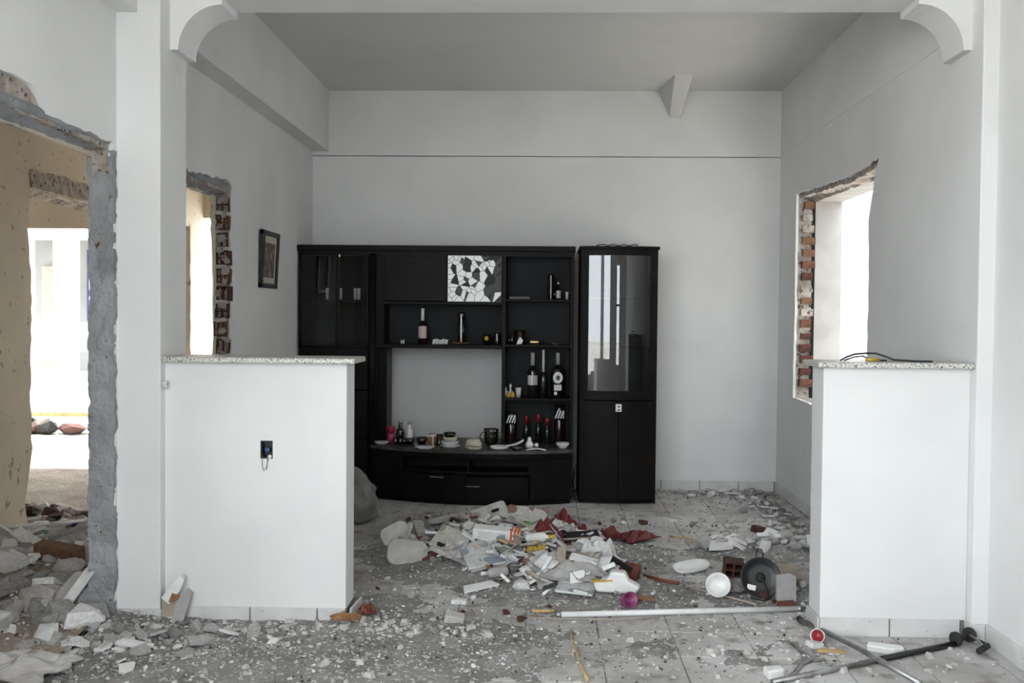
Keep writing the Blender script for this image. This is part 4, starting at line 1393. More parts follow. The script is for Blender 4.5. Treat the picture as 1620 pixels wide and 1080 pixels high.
HEAP = [(-0.45, 5.72, .38, .42), (-0.02, 5.50, .42, .45), (0.15, 5.0, .28, .28), (-0.2, 6.05, .40, .36), (-0.05, 5.3, .36, .36)]
RHEAP = [(1.30, 5.88, .40, .18), (1.2, 5.95, .3, .14)]
RCORN = [(1.13, 4.95, .17, .28)]
LHEAP = [(-2.38, 4.75, .42, .55), (-2.03, 4.2, .28, .30), (-2.7, 5.2, .5, .4)]
LFRONT = [(-1.72, 3.86, .42, .26), (-1.35, 4.08, .3, .16), (-1.85, 3.8, .3, .25)]
BACK = [(1.35, 7.66, .45, .16), (1.6, 7.0, .15, .55), (1.1, 6.9, .5, .6), (1.62, 6.5, .12, .4)]
MID = [(-0.3, 4.5, .45, .25), (-0.55, 5.0, .28, .4), (0.3, 6.6, .4, .25), (-0.75, 6.3, .3, .35)]
scatter('plaster_lump', LUMPS, ['paleplaster', 'whitemat', 'greylump', 'paleplaster'], 60, HEAP, .03, .10, 'plaster lump', 'plaster lump', 'plaster lumps in the big heap', .6, .22)
scatter('flat_shard', SHARDS, ['whitemat', 'white', 'greyboard', 'paleplaster', 'white', 'card', 'greyboard'], 130, HEAP, .04, .14, 'flat shard', 'shard', 'flat shards in the big heap', .75, .24)
scatter('board_piece', BOARDS, ['greyboard', 'card', 'paleplaster', 'whitemat', 'white'], 44, HEAP, .12, .26, 'board strip', 'board', 'board strips in the big heap', .45, .18)
scatter('paper_sheet', PAPERS, ['paper', 'magazine', 'magazine2', 'magazine3', 'magazine'], 40, HEAP, .09, .18, 'paper sheet', 'paper', 'paper sheets in the big heap', .6, .30)
scatter('wooden_splinter', BOARDS, ['yellowwood', 'brownwood', 'black', 'redwood', 'black', 'void'], 54, HEAP, .07, .18, 'splinter', 'splinter', 'splinters in the big heap', .5, .24)  # black pieces put the dark gaps between heap items into colour
scatter('plaster_lump', LUMPS, ['whitemat', 'paleplaster'], 24, RHEAP, .05, .13, 'plaster lump', 'plaster lump', 'plaster lumps in the right heap', .5, .25)
scatter('flat_shard', SHARDS, ['white', 'whitemat', 'paleplaster'], 34, RHEAP, .08, .19, 'flat shard', 'shard', 'white shards in the right heap', .5, .22)
scatter('plaster_lump', LUMPS, ['paleplaster', 'greylump', 'brick', 'whitemat'], 16, RCORN, .03, .08, 'lump', 'plaster lump', 'lumps around the black pan', .5, .3)
scatter('plaster_lump', LUMPS, ['paleplaster', 'greylump', 'greylump', 'whitemat'], 66, LHEAP, .06, .19, 'rubble lump', 'rubble lump', 'rubble lumps in the left doorway', .5, .2)
scatter('board_piece', BOARDS, ['greyboard', 'paleplaster', 'greylump', 'whitemat'], 30, LHEAP, .16, .34, 'plaster slab', 'slab', 'plaster slabs in the left doorway', .6, .18)
scatter('flat_shard', SHARDS, ['whitemat', 'white', 'greyboard', 'paleplaster'], 24, LHEAP, .07, .17, 'flat shard', 'shard', 'shards in the left doorway', .6, .22)
scatter('plaster_lump', LUMPS, ['paleplaster', 'greylump', 'greylump', 'whitemat'], 40, LFRONT, .02, .07, 'plaster lump', 'plaster lump', 'lumps before the left pillar', .5, .25)
scatter('flat_shard', SHARDS, ['whitemat', 'white', 'greyboard', 'greyboard'], 30, LFRONT, .04, .12, 'flat chip', 'shard', 'chips before the left pillar', .4, .2)
scatter('plaster_lump', LUMPS, ['paleplaster', 'whitemat', 'greylump'], 46, BACK, .02, .065, 'plaster lump', 'plaster lump', 'lumps near the back right corner', .4, .28)
scatter('flat_shard', SHARDS, ['whitemat', 'paleplaster', 'greyboard', 'card'], 26, BACK, .05, .13, 'flat chip', 'shard', 'chips near the back right corner', .25, .12)
scatter('plaster_lump', LUMPS, ['paleplaster', 'whitemat', 'greylump', 'brick'], 40, MID, .018, .06, 'lump', 'plaster lump', 'lumps around the big heap', .4, .28)


# second layer: pieces resting on the first ones
CORE = [(-0.35, 5.62, .34, .34), (0.05, 5.45, .34, .38), (0.12, 5.02, .24, .22), (-0.15, 6.0, .34, .28)]
scatter('flat_shard', SHARDS, ['white', 'whitemat', 'greyboard', 'card', 'white'], 60, CORE, .06, .15, 'upper flat shard', 'shard', 'upper shards on the big heap', 1.0, .42)
scatter('paper_sheet', PAPERS, ['paper', 'magazine', 'magazine2', 'magazine3', 'paper'], 22, CORE, .09, .16, 'upper paper sheet', 'paper', 'upper papers on the big heap', .9, .50)
scatter('board_piece', BOARDS, ['whitemat', 'greyboard', 'card', 'black', 'white'], 26, CORE, .10, .22, 'upper board strip', 'board', 'upper board strips on the big heap', .6, .30)
LDIRT = [(-3.6, 6.9, .5, .6), (-3.3, 6.3, .4, .4), (-4.0, 7.6, .5, .5), (-3.0, 6.4, .3, .5)]
scatter('rubble_lump', LUMPS, ['greylump', 'card', 'brickdark', 'whitemat', 'darkgrit'], 46, LDIRT, .04, .14, 'dirt lump', 'rubble lump', 'lumps on the dirt of the left room', .4, .3)
scatter('board_piece', BOARDS, ['card', 'greyboard', 'yellowwood', 'paleplaster'], 16, LDIRT, .15, .36, 'plank piece', 'plank', 'plank pieces on the dirt of the left room', .15, .12)


# fine crumbs nobody could count: one mesh per kind
def crumbs(name, count, spots, s0, s1, m_, label):
    vs_, fs = [], []
    r = random.Random(len(name) + count)
    k = 0
    while k < count:
        cx, cy_, rx, ry = r.choice(spots)
        x, y = r.gauss(cx, rx), r.gauss(cy_, ry)
        if blocked(x, y, .012) or y < 3.3:
            continue
        s_ = r.uniform(s0, s1) * (0.6 + r.random() ** 3 * 1.6)
        z = ground(x, y)
        if x < -1.93:
            z += .016
        a = r.uniform(0, 6.28)
        ca, sa = math.cos(a), math.sin(a)
        w, d, h = s_, s_ * r.uniform(.35, 1), s_ * r.uniform(.2, .6)
        tl = r.uniform(-.3, .3)
        n = len(vs_)
        for px, py, pz in ((-.5, -.5, -.1), (.5, -.4, -.1), (.4, .5, -.1), (-.5, .4, -.1), (-.35, -.3, 1), (.4, -.3, .8), (.3, .35, 1), (-.3, .3, .9)):
            X, Y = px * w, py * d
            vs_.append((x + X * ca - Y * sa, y + X * sa + Y * ca, z + pz * h + X * tl))
        fs += [tuple(n + q for q in f) for f in ((4, 5, 6, 7), (0, 1, 5, 4), (1, 2, 6, 5), (2, 3, 7, 6), (3, 0, 4, 7))]
        k += 1
    return tag(MB().add(vs_, fs).build(name, M[m_]), label, 'crumbs', None, 'stuff')


EVERY = [(-1.2, 3.9, .7, .35), (-1.5, 4.0, .4, .3), (-0.5, 4.2, .6, .4), (-0.3, 5.2, .6, .6), (0.2, 5.4, .6, .7), (0.6, 4.3, .7, .5), (1.0, 5.4, .5, .6), (1.2, 6.6, .4, .8), (1.4, 7.6, .3, .2), (0.0, 6.7, .7, .35), (-2.3, 4.6, .5, .6)]
crumbs('white_crumbs', 3600, EVERY, .003, .010, 'whitemat', 'fine white crumbs of plaster all over the floor')
crumbs('grey_crumbs', 7000, EVERY, .004, .013, 'greylump', 'fine grey crumbs of mortar all over the floor')
crumbs('dark_crumbs', 2600, EVERY, .003, .010, 'darkgrit', 'fine dark brown crumbs all over the floor')
crumbs('pale_crumbs', 1100, [(-1.4, 3.95, .5, .25), (-2.2, 4.5, .4, .5), (-0.85, 4.25, .4, .08), (1.3, 7.7, .35, .1), (1.0, 4.1, .4, .3)],   .009, .024, 'paleplaster', 'pale plaster gravel at the wall feet and in the left doorway')

# ------------------------------------------------------------------ things one can single out in the rubble
def crumple(name, w, d, h, m_, loc, rz, label, cat, seed, n=9, group=None):
    """crumpled cloth: heaved sheet with thickness"""
    top = []
    for j in range(n + 1):
        for i in range(n + 1):
            u, v = i / n - .5, j / n - .5
            rr = max(abs(u), abs(v)) * 2
            z = h * (1 - rr ** 2) * (.6 + .9 * noise.noise(Vector((u * 4 + seed, v * 4, seed)))) + h * .55 * noise.noise(Vector((u * 9, v * 9 + seed, seed)))
            e = 1 + .45 * noise.noise(Vector((u * 3 + seed * 3, v * 3, 1)))
            top.append((u * w * e, v * d * e, max(z, .001)))
    N = len(top)
    vs_ = top + [(p[0] * .97, p[1] * .97, max(p[2] - .012, -.004)) for p in top]
    fs = []
    for j in range(n):
        for i in range(n):
            a = j * (n + 1) + i
            fs += [(a, a + 1, a + n + 2, a + n + 1), (N + a, N + a + n + 1, N + a + n + 2, N + a + 1)]
    rim = list(range(n + 1)) + [(j + 1) * (n + 1) - 1 for j in range(1, n + 1)] + [n * (n + 1) + i for i in range(n - 1, -1, -1)] + [j * (n + 1) for j in range(n - 1, 0, -1)]
    for a, b in zip(rim, rim[1:] + rim[:1]):
        fs.append((b, a, N + a, N + b))
    o = MB().add(vs_, fs).build(name, M[m_], None, (loc[0], loc[1], ground(loc[0], loc[1]) + .025), (0, 0, rz))
    return tag(o, label, cat, group)


def gz(x, y, dz=0.0):
    return (x, y, ground(x, y) + dz)


# sack behind the left half wall
mb = MB()
kn = [(.10, 0), (.165, .03), (.185, .12), (.165, .22), (.12, .31), (.06, .36), (.02, .375)]
prof = [(kn[i][0] + (kn[i + 1][0] - kn[i][0]) * t_ / 4, kn[i][1] + (kn[i + 1][1] - kn[i][1]) * t_ / 4) for i in range(6) for t_ in range(4)] + [kn[-1]]
prof = [(r_ * (1 + .05 * math.sin(z_ * 60)), z_) for r_, z_ in prof]
mb.lathe(prof, 40)
mb.v = [(p[0] * 1.0 + .022 * noise.noise(Vector((p[0] * 9, p[1] * 9, p[2] * 9))) - .08 * p[2], p[1] * .85 + .022 * noise.noise(Vector((p[0] * 9 + 5, p[1] * 9, p[2] * 9))), max(0, p[2] + .02 * noise.noise(Vector((p[0] * 8, p[1] * 8 + 3, p[2] * 8))))) for p in mb.v]
mb.v = [(p[0] * (1 + .10 * noise.noise(Vector((p[0] * 16, p[1] * 16, p[2] * 7))) - .05 * abs(noise.noise(Vector((p[0] * 30, p[1] * 30, p[2] * 12))))), p[1] * (1 + .10 * noise.noise(Vector((p[0] * 16, p[1] * 16, p[2] * 7)))), p[2]) for p in mb.v]
tag(mb.build('sack', M['sack'], None, (-1.235, 6.50, 0)), 'slumped grey sack behind the left half wall', 'sack')

# red cloths and scraps
for x, y, w, d, h, lab, sd in ((-0.10, 6.58, .11, .09, .10, 'dark red rag standing at the back of the big heap', 1), (0.125, 6.30, .14, .11, .10, 'standing dark red rag at the back right of the big heap', 2),
                               (0.56, 6.07, .26, .17, .05, 'wide flat dark red cloth at the right of the big heap', 3), (0.40, 6.10, .12, .10, .07, 'small dark red cloth left of the wide flat one', 4),
                               (0.01, 5.72, .17, .12, .11, 'crumpled dark red cloth in the middle of the big heap', 5), (0.08, 5.60, .10, .08, .06, 'small dark red scrap just below the crumpled red cloth', 6),
                               (0.24, 6.02, .09, .08, .07, 'dark maroon round rag above the black tray', 7), (-0.27, 5.75, .07, .05, .05, 'dark red scrap left of the carton box', 8)):
    crumple('red_cloth', w, d, h, 'red', (x, y), sd * 1.3, lab, 'cloth', sd, 8)
crumple('white_cloth', .20, .26, .14, 'cloth', (0.28, 5.36), .5, 'crumpled white cloth standing up at the right of the big heap', 'cloth', 11, 10)
crumple('white_cloth', .16, .10, .07, 'cloth', (0.10, 6.05), 1.1, 'white folded cloth behind the black tray', 'cloth', 12, 9)
crumple('grey_cloth', .26, .15, .08, 'greyboard', (-0.36, 5.33), .2, 'grey crumpled cloth at the front left of the big heap', 'cloth', 13, 9)
crumple('grey_cloth', .34, .12, .08, 'greylump', (0.17, 4.88), -.1, 'long grey cloth at the front of the big heap', 'cloth', 14, 9)


def rounded_plate(w, d, t, r=.3, n=6):
    pts = []
    for cx, cy_, a0 in ((w / 2 - r * d, d / 2 - r * d, 0), (-w / 2 + r * d, d / 2 - r * d, 90), (-w / 2 + r * d, -d / 2 + r * d, 180), (w / 2 - r * d, -d / 2 + r * d, 270)):
        for i in range(n + 1):
            a = R(a0 + 90 * i / n)
            pts.append((cx + r * d * math.cos(a), cy_ + r * d * math.sin(a)))
    return MB().prism(pts, 'z', 0, t)


o = rounded_plate(.22, .15, .022, .32).build('rounded_panel', M['paleplaster'], None, gz(-.73, 5.42, .035), (R(52), R(8), R(12)), bevel=.006)
tag(o, 'grey-white rounded panel tilted up at the left of the big heap', 'panel')
o = rounded_plate(.17, .12, .012, .35).build('curved_plate', M['whitemat'], None, gz(-.86, 5.86, .05), (R(60), R(-25), R(20)), bevel=.004)
tag(o, 'pale curved plate leaning at the far left of the big heap', 'plate')
o = rounded_plate(.14, .05, .015, .4).build('curved_strip', M['whitemat'], None, gz(-.78, 5.82, .05), (R(20), R(-70), R(10)), bevel=.004)
tag(o, 'narrow pale strip standing beside the curved plate', 'strip')
t = rounded_plate(.25, .13, .05, .22).build('foam_block', M['paleplaster'], None, gz(-.34, 6.36, .04), (R(55), R(-18), R(10)), bevel=.008)
tag(t, 'pale foam block with two dark slots at the back of the big heap', 'foam block')
for x in (-.05, .05):
    rounded_plate(.05, .02, .004, .45).build('slot', M['void'], t, (x, .01, .0485))  # black plates painted for the shade inside the slot holes
o = rounded_plate(.22, .08, .014, .48).build('shoe_sole', M['greyboard'], None, gz(-.62, 6.40, .03), (R(10), R(-8), R(15)), bevel=.004)
tag(o, 'grey oval sole lying at the back left of the big heap', 'sole')
t = empty('carton_box', gz(-.25, 5.50, .03), (R(8), R(4), R(-4)))
tag(t, 'white carton with orange bands at its right end', 'carton')
MB().box(-.13, .13, -.04, .04, 0, .065).build('box_body', M['white'], t, bevel=.003)
for x in (.075, .095, .113):
    MB().box(x, x + .012, -.0412, .0412, -.001, .0665).build('orange_band', M['orange'], t)
MB().box(-.10, .05, -.0408, -.04, .014, .052).build('printed_panel', M['magazine2'], t)


def booklet(loc, rot, w, d, th, cover, label):
    t = empty('booklet', loc, rot)
    tag(t, label, 'booklet')
    MB().box(-w / 2, w / 2, -d / 2, d / 2, 0, .002).box(-w / 2, w / 2, -d / 2, d / 2, th, th + .002).box(-w / 2, -w / 2 + .002, -d / 2, d / 2, 0, th).build('cover', M[cover], t)
    MB().box(-w / 2 + .003, w / 2 - .004, -d / 2 + .003, d / 2 - .003, .002, th).build('pages', M['paper'], t)
    return t


booklet(gz(-.10, 6.12, .05), (R(38), R(6), R(-8)), .24, .18, .012, 'magazine', 'open printed booklet propped at the top of the big heap')
booklet(gz(-.30, 5.22, .04), (R(22), R(-6), R(20)), .22, .16, .016, 'magazine2', 'printed booklet at the front left of the big heap')
booklet(gz(-.50, 5.52, .05), (R(40), R(12), R(-25)), .20, .15, .012, 'magazine3', 'greenish printed booklet left of the carton')
booklet(gz(.02, 5.05, .04), (R(25), R(-5), R(35)), .20, .14, .014, 'magazine', 'worn booklet at the front middle of the big heap')
booklet(gz(.16, 4.78, .02), (R(10), R(3), R(-12)), .18, .12, .012, 'magazine2', 'striped booklet at the very front of the big heap')
t = empty('black_tray', gz(.18, 5.62, .03), (R(6), R(-4), R(4)))
tag(t, 'shallow black tray with a pale rim in the big heap', 'tray')
MB().box(-.13, .13, -.05, .05, 0, .012).box(-.13, .13, -.055, -.048, 0, .03).box(-.13, .13, .048, .055, 0, .03).box(-.135, -.128, -.05, .05, 0, .03).box(.128, .135, -.05, .05, 0, .03).build('tray_body', M['black'], t)
MB().box(-.10, .12, -.057, -.054, .020, .030).build('pale_rim', M['card'], t)
t = empty('dark_box', gz(.42, 5.12, .01), (R(4), R(8), R(-14)))
tag(t, 'dark brown open box at the right of the big heap', 'box')
MB().box(-.07, .07, -.05, .05, 0, .006).box(-.07, .07, -.05, -.044, 0, .07).box(-.07, .07, .044, .05, 0, .055).box(-.07, -.064, -.05, .05, 0, .065).box(.064, .07, -.05, .05, 0, .05).build('box_shell', M['redwood'], t)
MB().box(-.10, .02, -.054, -.050, .045, .075).build('flap', M['black'], t, rot=(0, R(20), 0))
o = MB().box(-.11, .11, -.03, .03, 0, .045).build('white_case', M['white'], None, gz(.24, 5.05, .03), (R(15), R(12), R(-12)), bevel=.012)
tag(o, 'long rounded white case right of the worn booklet', 'case')
t = empty('white_boot', gz(.345, 4.80, .01), (0, 0, R(-8)))
tag(t, 'white boot-shaped plastic piece with a yellow rim', 'plastic piece')
MB().prism([(-.09, 0), (.10, 0), (.125, .03), (.07, .06), (.05, .10), (-.02, .10), (-.03, .065), (-.10, .05)], 'y', -.035, .035).build('body', M['white'], t, bevel=.012)
MB().box(-.10, .0, -.037, .037, .056, .064).build('yellow_rim', M['amber'], t, rot=(0, R(-6), 0))
t = empty('magenta_cup', gz(.395, 4.66, .035), (R(70), R(15), R(15)))
tag(t, 'magenta plastic cup lying near the white lamp tube', 'cup')
MB().lathe(cup_prof(.07, .026, .036), 18, closed=False).build('body', M['purple'], t, (0, 0, -.03))
o = MB().box(-.06, .06, -.010, .010, 0, .014).build('wooden_stick', M['brownwood'], None, gz(.47, 4.74, .01), (0, 0, R(-14)))
tag(o, 'short orange-brown stick behind the magenta cup', 'stick')
t = make_bottle('plastic_bottle', 0, 0, 0, .16, .026, 'small white plastic bottle with yellow cap lying in the big heap', 'white', 'yellow', .14, 'label', (.15, .55), .25)
t.location = gz(-.08, 5.42, .06)
t.rotation_euler = (R(80), 0, R(60))
t = make_bottle('plastic_bottle', 0, 0, 0, .15, .024, 'pale grey plastic bottle lying at the front of the big heap', 'greyboard', 'white', .14, None, (.15, .55), .25)
t.location = gz(-.18, 5.02, .04)
t.rotation_euler = (R(86), 0, R(-50))
crumple('yellow_packet', .10, .07, .05, 'amber', (-.03, 5.33), .7, 'yellow crumpled packet in the middle of the big heap', 'packet', 22, 7)
crumple('green_scrap', .10, .07, .06, 'green', (-.08, 5.86), .2, 'small green plastic scrap under the open booklet', 'scrap', 23, 6)


# long things on the floor
def rod(name, pts, r, m_, label, cat, seg=10):
    return tag(MB().tube(pts, r, seg).build(name, M[m_]), label, cat)


t = empty('lamp_tube', (0.63, 4.57, .016), (0, 0, math.atan2(.167, 1.133)))
tag(t, 'long white fluorescent lamp tube lying across the gap', 'lamp tube')
MB().tube([(-.55, 0, 0), (.55, 0, 0)], .013, 14).build('glass_tube', M['alu'], t)
for sx in (-1, 1):
    MB().tube([(sx * .55, 0, 0), (sx * .572, 0, 0)], .0138, 14).build('end_cap', M['steel'], t)
rod('wooden_lath', [(-.045, 4.545, .014), (.06, 4.552, .014)], .008, 'yellowwood', 'short yellow lath at the left end of the lamp tube', 'lath', 6)
rod('thin_rod', [(-.06, 4.46, .008), (.30, 4.455, .008), (.52, 4.50, .008)], .0045, 'card', 'thin pale rod just in front of the lamp tube', 'rod', 6)
rod('bent_twig', [(.128, 4.30, .008), (.125, 4.18, .008), (.142, 4.0, .010), (.152, 3.86, .008), (.172, 3.70, .008)], [.003, .004, .005, .005, .007], 'yellowwood', 'thin bent yellowish twig on the bare tiles in front', 'twig', 6)
rod('red_stick', [(.525, 5.205, .014), (.60, 5.13, .014), (.685, 5.065, .014)], .009, 'redwood', 'dark red-brown stick on the floor right of the big heap', 'stick', 6)
rod('wooden_lath', [(.775, 6.19, .010), (.86, 6.13, .012), (.95, 6.08, .010)], .006, 'yellowwood', 'thin yellow lath on the bare floor behind the oval tray', 'lath', 6)
rod('wooden_lath', [(.72, 5.0, .012), (.86, 4.86, .016), (1.0, 4.72, .012)], .006, 'card', 'thin pale lath in front of the white bowl', 'lath', 6)
o = MB()
for k_, (rx, ry, z0) in enumerate(((.085, .045, 0), (.095, .055, .012), (.098, .058, .022), (.090, .050, .022), (.080, .040, .008))):
    pass
n = 24
rings = ((.080, .036, 0), (.096, .050, .010), (.104, .056, .026), (.098, .051, .026), (.088, .042, .012), (.01, .005, .008))
vs_ = [(rx * math.copysign(abs(math.cos(2 * math.pi * i / n)) ** .7, math.cos(2 * math.pi * i / n)), ry * math.copysign(abs(math.sin(2 * math.pi * i / n)) ** .8, math.sin(2 * math.pi * i / n)), z) for rx, ry, z in rings for i in range(n)]
fs = [(a * n + i, a * n + (i + 1) % n, (a + 1) * n + (i + 1) % n, (a + 1) * n + i) for a in range(len(rings) - 1) for i in range(n)]
fs += [tuple(range(n))[::-1], tuple((len(rings) - 1) * n + i for i in range(n))]
tag(MB().add(vs_, fs, True).build('oval_tray', M['white'], None, gz(.79, 5.36, .012), (R(14), R(-6), R(20))), 'white oval tray alone on the floor right of the big heap', 'tray')
lathe_thing('white_bowl', [(.02, 0), (.035, .006), (.052, .03), (.060, .05), (.056, .052), (.046, .03), (.030, .012), (.001, .010)], 'white', gz(.845, 4.86, .045), 'round white bowl tipped towards the viewer beside the black pan', 'bowl', rot=(R(62), 0, R(-8)))
crumple('grey_cloth', .18, .13, .06, 'sack', (.95, 4.93), .3, 'dark grey rag between the white bowl and the black pan', 'cloth', 31, 8)
t = empty('black_pan', (1.045, 4.86, .102), (R(74), 0, R(-4)))
tag(t, 'round black pan with a white sticker leaning on its edge', 'pan')
MB().lathe([(.050, 0), (.078, .004), (.094, .020), (.096, .026), (.090, .026), (.074, .012), (.048, .009), (.001, .010)], 32, closed=False).build('dish', M['black'], t)
MB().lathe([(.022, 0), (.024, .012), (.012, .018), (.001, .019)], 18).build('boss', M['blackrough'], t, (0.0, 0.0, .009))
MB().box(-.052, -.012, -.066, -.042, .013, .016).build('sticker', M['white'], t, rot=(0, 0, R(-12)))
MB().tube([(-.014, .090, .012), (-.018, .112, .012), (-.008, .134, .012), (.008, .134, .012), (.016, .112, .012), (.013, .090, .012)], .0035, 8).build('handle_loop', M['black'], t)
MB().tube([(.004, .006, .024), (.018, -.03, .034), (.030, -.07, .034), (.045, -.092, .03), (.010, -.108, .045), (-.03, -.100, .05), (-.05, -.094, .03)], .0042, 8).build('cord', M['blackrough'], t)
hbm = hollow_brick(.10, .10, .085, 2, 2, .010).mesh('hollow_brick')
o = place('hollow_brick', hbm, M['brickdark'], None, (.985, 5.22, .002), (R(4), R(5), R(-6)))
tag(o, 'hollow red clay brick behind the black pan', 'brick')
o = MB().prism([(-.05, 0), (.045, 0), (.05, .12), (.02, .135), (-.045, .128)], 'y', -.008, .008).build('grey_tile', M['greyboard'], None, (1.16, 4.80, .002), (R(-12), 0, R(6)))
tag(o, 'upright grey tile piece right of the black pan', 'tile')
o = MB().prism([(-.10, -.05), (.10, -.06), (.09, .06), (-.07, .05)], 'z', 0, .014).build('pink_board', M['card'], None, (1.19, 5.10, .055), (R(28), R(-8), R(4)))
tag(o, 'pinkish board leaning behind the black pan', 'board')
o = MB().prism([(-.04, -.02), (.04, -.03), (.05, .03), (-.03, .025)], 'z', 0, .03).build('red_shard', M['redwood'], None, (1.13, 4.70, .001), (0, 0, R(10)))
tag(o, 'dark red shard at the foot of the upright grey tile', 'shard')
o = MB().prism([(-.06, -.025), (.05, -.03), (.07, .02), (.0, .035), (-.06, .02)], 'z', 0, .06).build('red_brick_piece', M['brickdark'], None, gz(1.28, 6.02, .03), (R(10), R(14), R(30)), bevel=.008)
tag(o, 'dark red broken brick piece on the right heap', 'brick')

# tools and scraps near the right half wall
t = empty('metal_pole', (0, 0, 0))
t.location = (1.25, 4.09, .036)
dv = Vector((1.36 - 1.151, 3.69 - 4.486, 0))
t.rotation_euler = (0, 0, math.atan2(dv.y, dv.x))
tag(t, 'long grey metal pole lying diagonally from the right half wall', 'pole')
MB().tube([(-.40, 0, -.022), (0, 0, 0), (.45, 0, .004)], .0115, 12).build('tube', M['steel'], t)
MB().tube([(-.425, 0, -.022), (-.395, 0, -.022)], .014, 12).build('end_cap', M['black'], t)
t = empty('exercise_bar', (1.72, 4.205, .013))
dv = Vector((.86 - 1.72, 3.715 - 4.205, 0))
t.rotation_euler = (0, 0, math.atan2(dv.y, dv.x))
tag(t, 'grey and black bar with a black rubber grip under the metal pole', 'bar')
MB().tube([(.02, 0, 0), (.48, 0, 0)], .0125, 12).build('black_sleeve', M['black'], t)
MB().tube([(.46, 0, 0), (1.0, 0, 0)], .0105, 12).build('steel_tube', M['steel'], t)
MB().lathe([(.016, 0), (.030, .003), (.030, .013), (.016, .016)], 20).build('front_disc', M['blackrough'], t, (.02, 0, .018), (0, R(-90), 0))
MB().tube([(.01, 0, .016), (-.06, .004, .024)], .014, 12).build('hub', M['blackrough'], t)
MB().lathe([(.016, 0), (.031, .003), (.031, .014), (.016, .017)], 20).build('rear_disc', M['blackrough'], t, (-.058, .004, .026), (0, R(-90), 0))
MB().tube([(-.055, .01, .03), (-.03, .07, .03), (-.015, .115, .014)], .005, 8).build('strap', M['steel'], t)
MB().tube([(-.045, .105, .013), (.045, .135, .013)], .013, 12).build('handle_grip', M['blackrough'], t)
MB().tube([(-.050, .02, .026), (-.05, .07, .02), (-.05, .105, .013)], .006, 8).build('handle_yoke', M['blackrough'], t)
mb = MB()
for p in ([(1.035, 4.19, .010), (1.05, 4.08, .010), (1.075, 4.01, .010)], [(.905, 3.76, .010), (.96, 3.83, .010), (1.01, 3.93, .010), (1.075, 4.0, .010)], [(1.06, 3.98, .010), (1.115, 3.985, .010)]):
    mb.tube(p, [.005] + [.010] * (len(p) - 2) + [.015], 8)
o = mb.build('forked_bracket', M['steel'])
o.scale = (1, 1, .6)
tag(o, 'flat grey forked metal bracket left of the crossed bars', 'bracket')
o = MB().prism([(-.075, -.02), (.03, -.035), (.07, -.01), (.06, .03), (-.07, .03)], 'z', 0, .028).build('white_block', M['white'], None, (1.395, 4.11, .0), (0, 0, R(-18)), bevel=.005)
tag(o, 'white plastic block behind the crossing of the two bars', 'block')
t = empty('broken_cup', (1.155, 4.215, .030), (R(78), R(0), R(-30)))
tag(t, 'broken red and white cup by the corner of the right half wall', 'cup')
MB().lathe(cup_prof(.05, .020, .030), 16, closed=False).build('white_shell', M['white'], t, (0, 0, -.02))
MB().lathe([(.026, 0), (.0275, .008), (.001, .010)], 16, closed=False).build('red_inside', M['redcap'], t, (0, 0, .018))
o = MB().prism([(-.03, -.02), (.03, -.03), (.04, .01), (-.01, .03)], 'z', 0, .02).build('white_fragment', M['white'], None, (1.115, 4.16, .001), (0, R(8), R(40)))
tag(o, 'white fragment in front of the broken cup', 'fragment')
o = MB().box(-.055, .055, -.012, .012, 0, .010).build('wooden_chip', M['yellowwood'], None, (1.17, 4.09, .002), (0, 0, R(-6)))
tag(o, 'flat yellow-brown chip left of the metal pole', 'chip')
o = MB().prism([(-.04, -.03), (.03, -.025), (.04, .02), (-.03, .03)], 'z', 0, .035).build('white_lump', M['white'], None, (.875, 3.80, .001), (0, 0, R(20)), bevel=.006)
tag(o, 'white lump at the tip of the forked bracket', 'lump')
o = MB().prism([(-.035, -.02), (.035, -.02), (.035, .02), (-.035, .02)], 'z', 0, .018).build('white_packet', M['white'], None, gz(-.385, 4.69, .002), (0, 0, R(-6)))
tag(o, 'small white rectangular packet on the floor before the big heap', 'packet')
o = MB().prism([(-.045, -.03), (.04, -.035), (.05, .02), (-.03, .03)], 'z', 0, .035).build('brown_carton_piece', M['paleplaster'], None, gz(-.39, 4.40, .0), (R(8), R(10), R(15)), bevel=.003)
tag(o, 'pale broken block with a dark side on the dusty floor in front', 'block')
o = MB().prism([(-.09, -.03), (.09, -.02), (.06, .03), (-.08, .03)], 'z', 0, .010).build('white_board', M['white'], None, gz(-.30, 4.92, .012), (R(12), R(-8), R(16)))
tag(o, 'white board offcut at the front edge of the big heap', 'board')
crumple('dry_leaves', .12, .05, .03, 'brownwood', (-.83, 4.25), .1, 'rusty brown leaves at the corner of the left half wall', 'leaves', 41, 10)
crumple('rust_rag', .07, .09, .04, 'redwood', (-.77, 4.42), .3, 'rust red rag beside the end of the left half wall', 'rag', 42, 8)

# broken carton leaning between left pillar and half wall
t = empty('broken_carton', (-1.575, 4.27, 0))
tag(t, 'broken grey boards with a white folded piece leaning on the left half wall', 'carton')
MB().prism([(-.055, 0), (-.005, 0), (.022, .02), (.02, .13), (-.04, .14), (-.055, .12)], 'y', -.008, .006).build('grey_board', M['card'], t, (0, -.01, .002), (R(-8), 0, 0))
MB().prism([(-.01, 0), (.035, .0), (.075, .145), (.055, .165), (.015, .135)], 'y', -.006, .006).build('leaning_board', M['greyboard'], t, (.0, -.028, .002), (R(-10), 0, R(10)))
MB().prism([(-.055, .13), (-.02, .10), (.0, .13), (.022, .155), (.04, .205), (.028, .225), (.005, .205), (-.03, .16)], 'y', -.02, .012).build('white_fold', M['white'], t, (.0, .0, .0), (0, 0, R(6)))
MB().prism([(-.02, .11), (.02, .125), (.03, .14), (-.005, .15)], 'y', -.028, -.02).build('amber_edge', M['brownwood'], t)

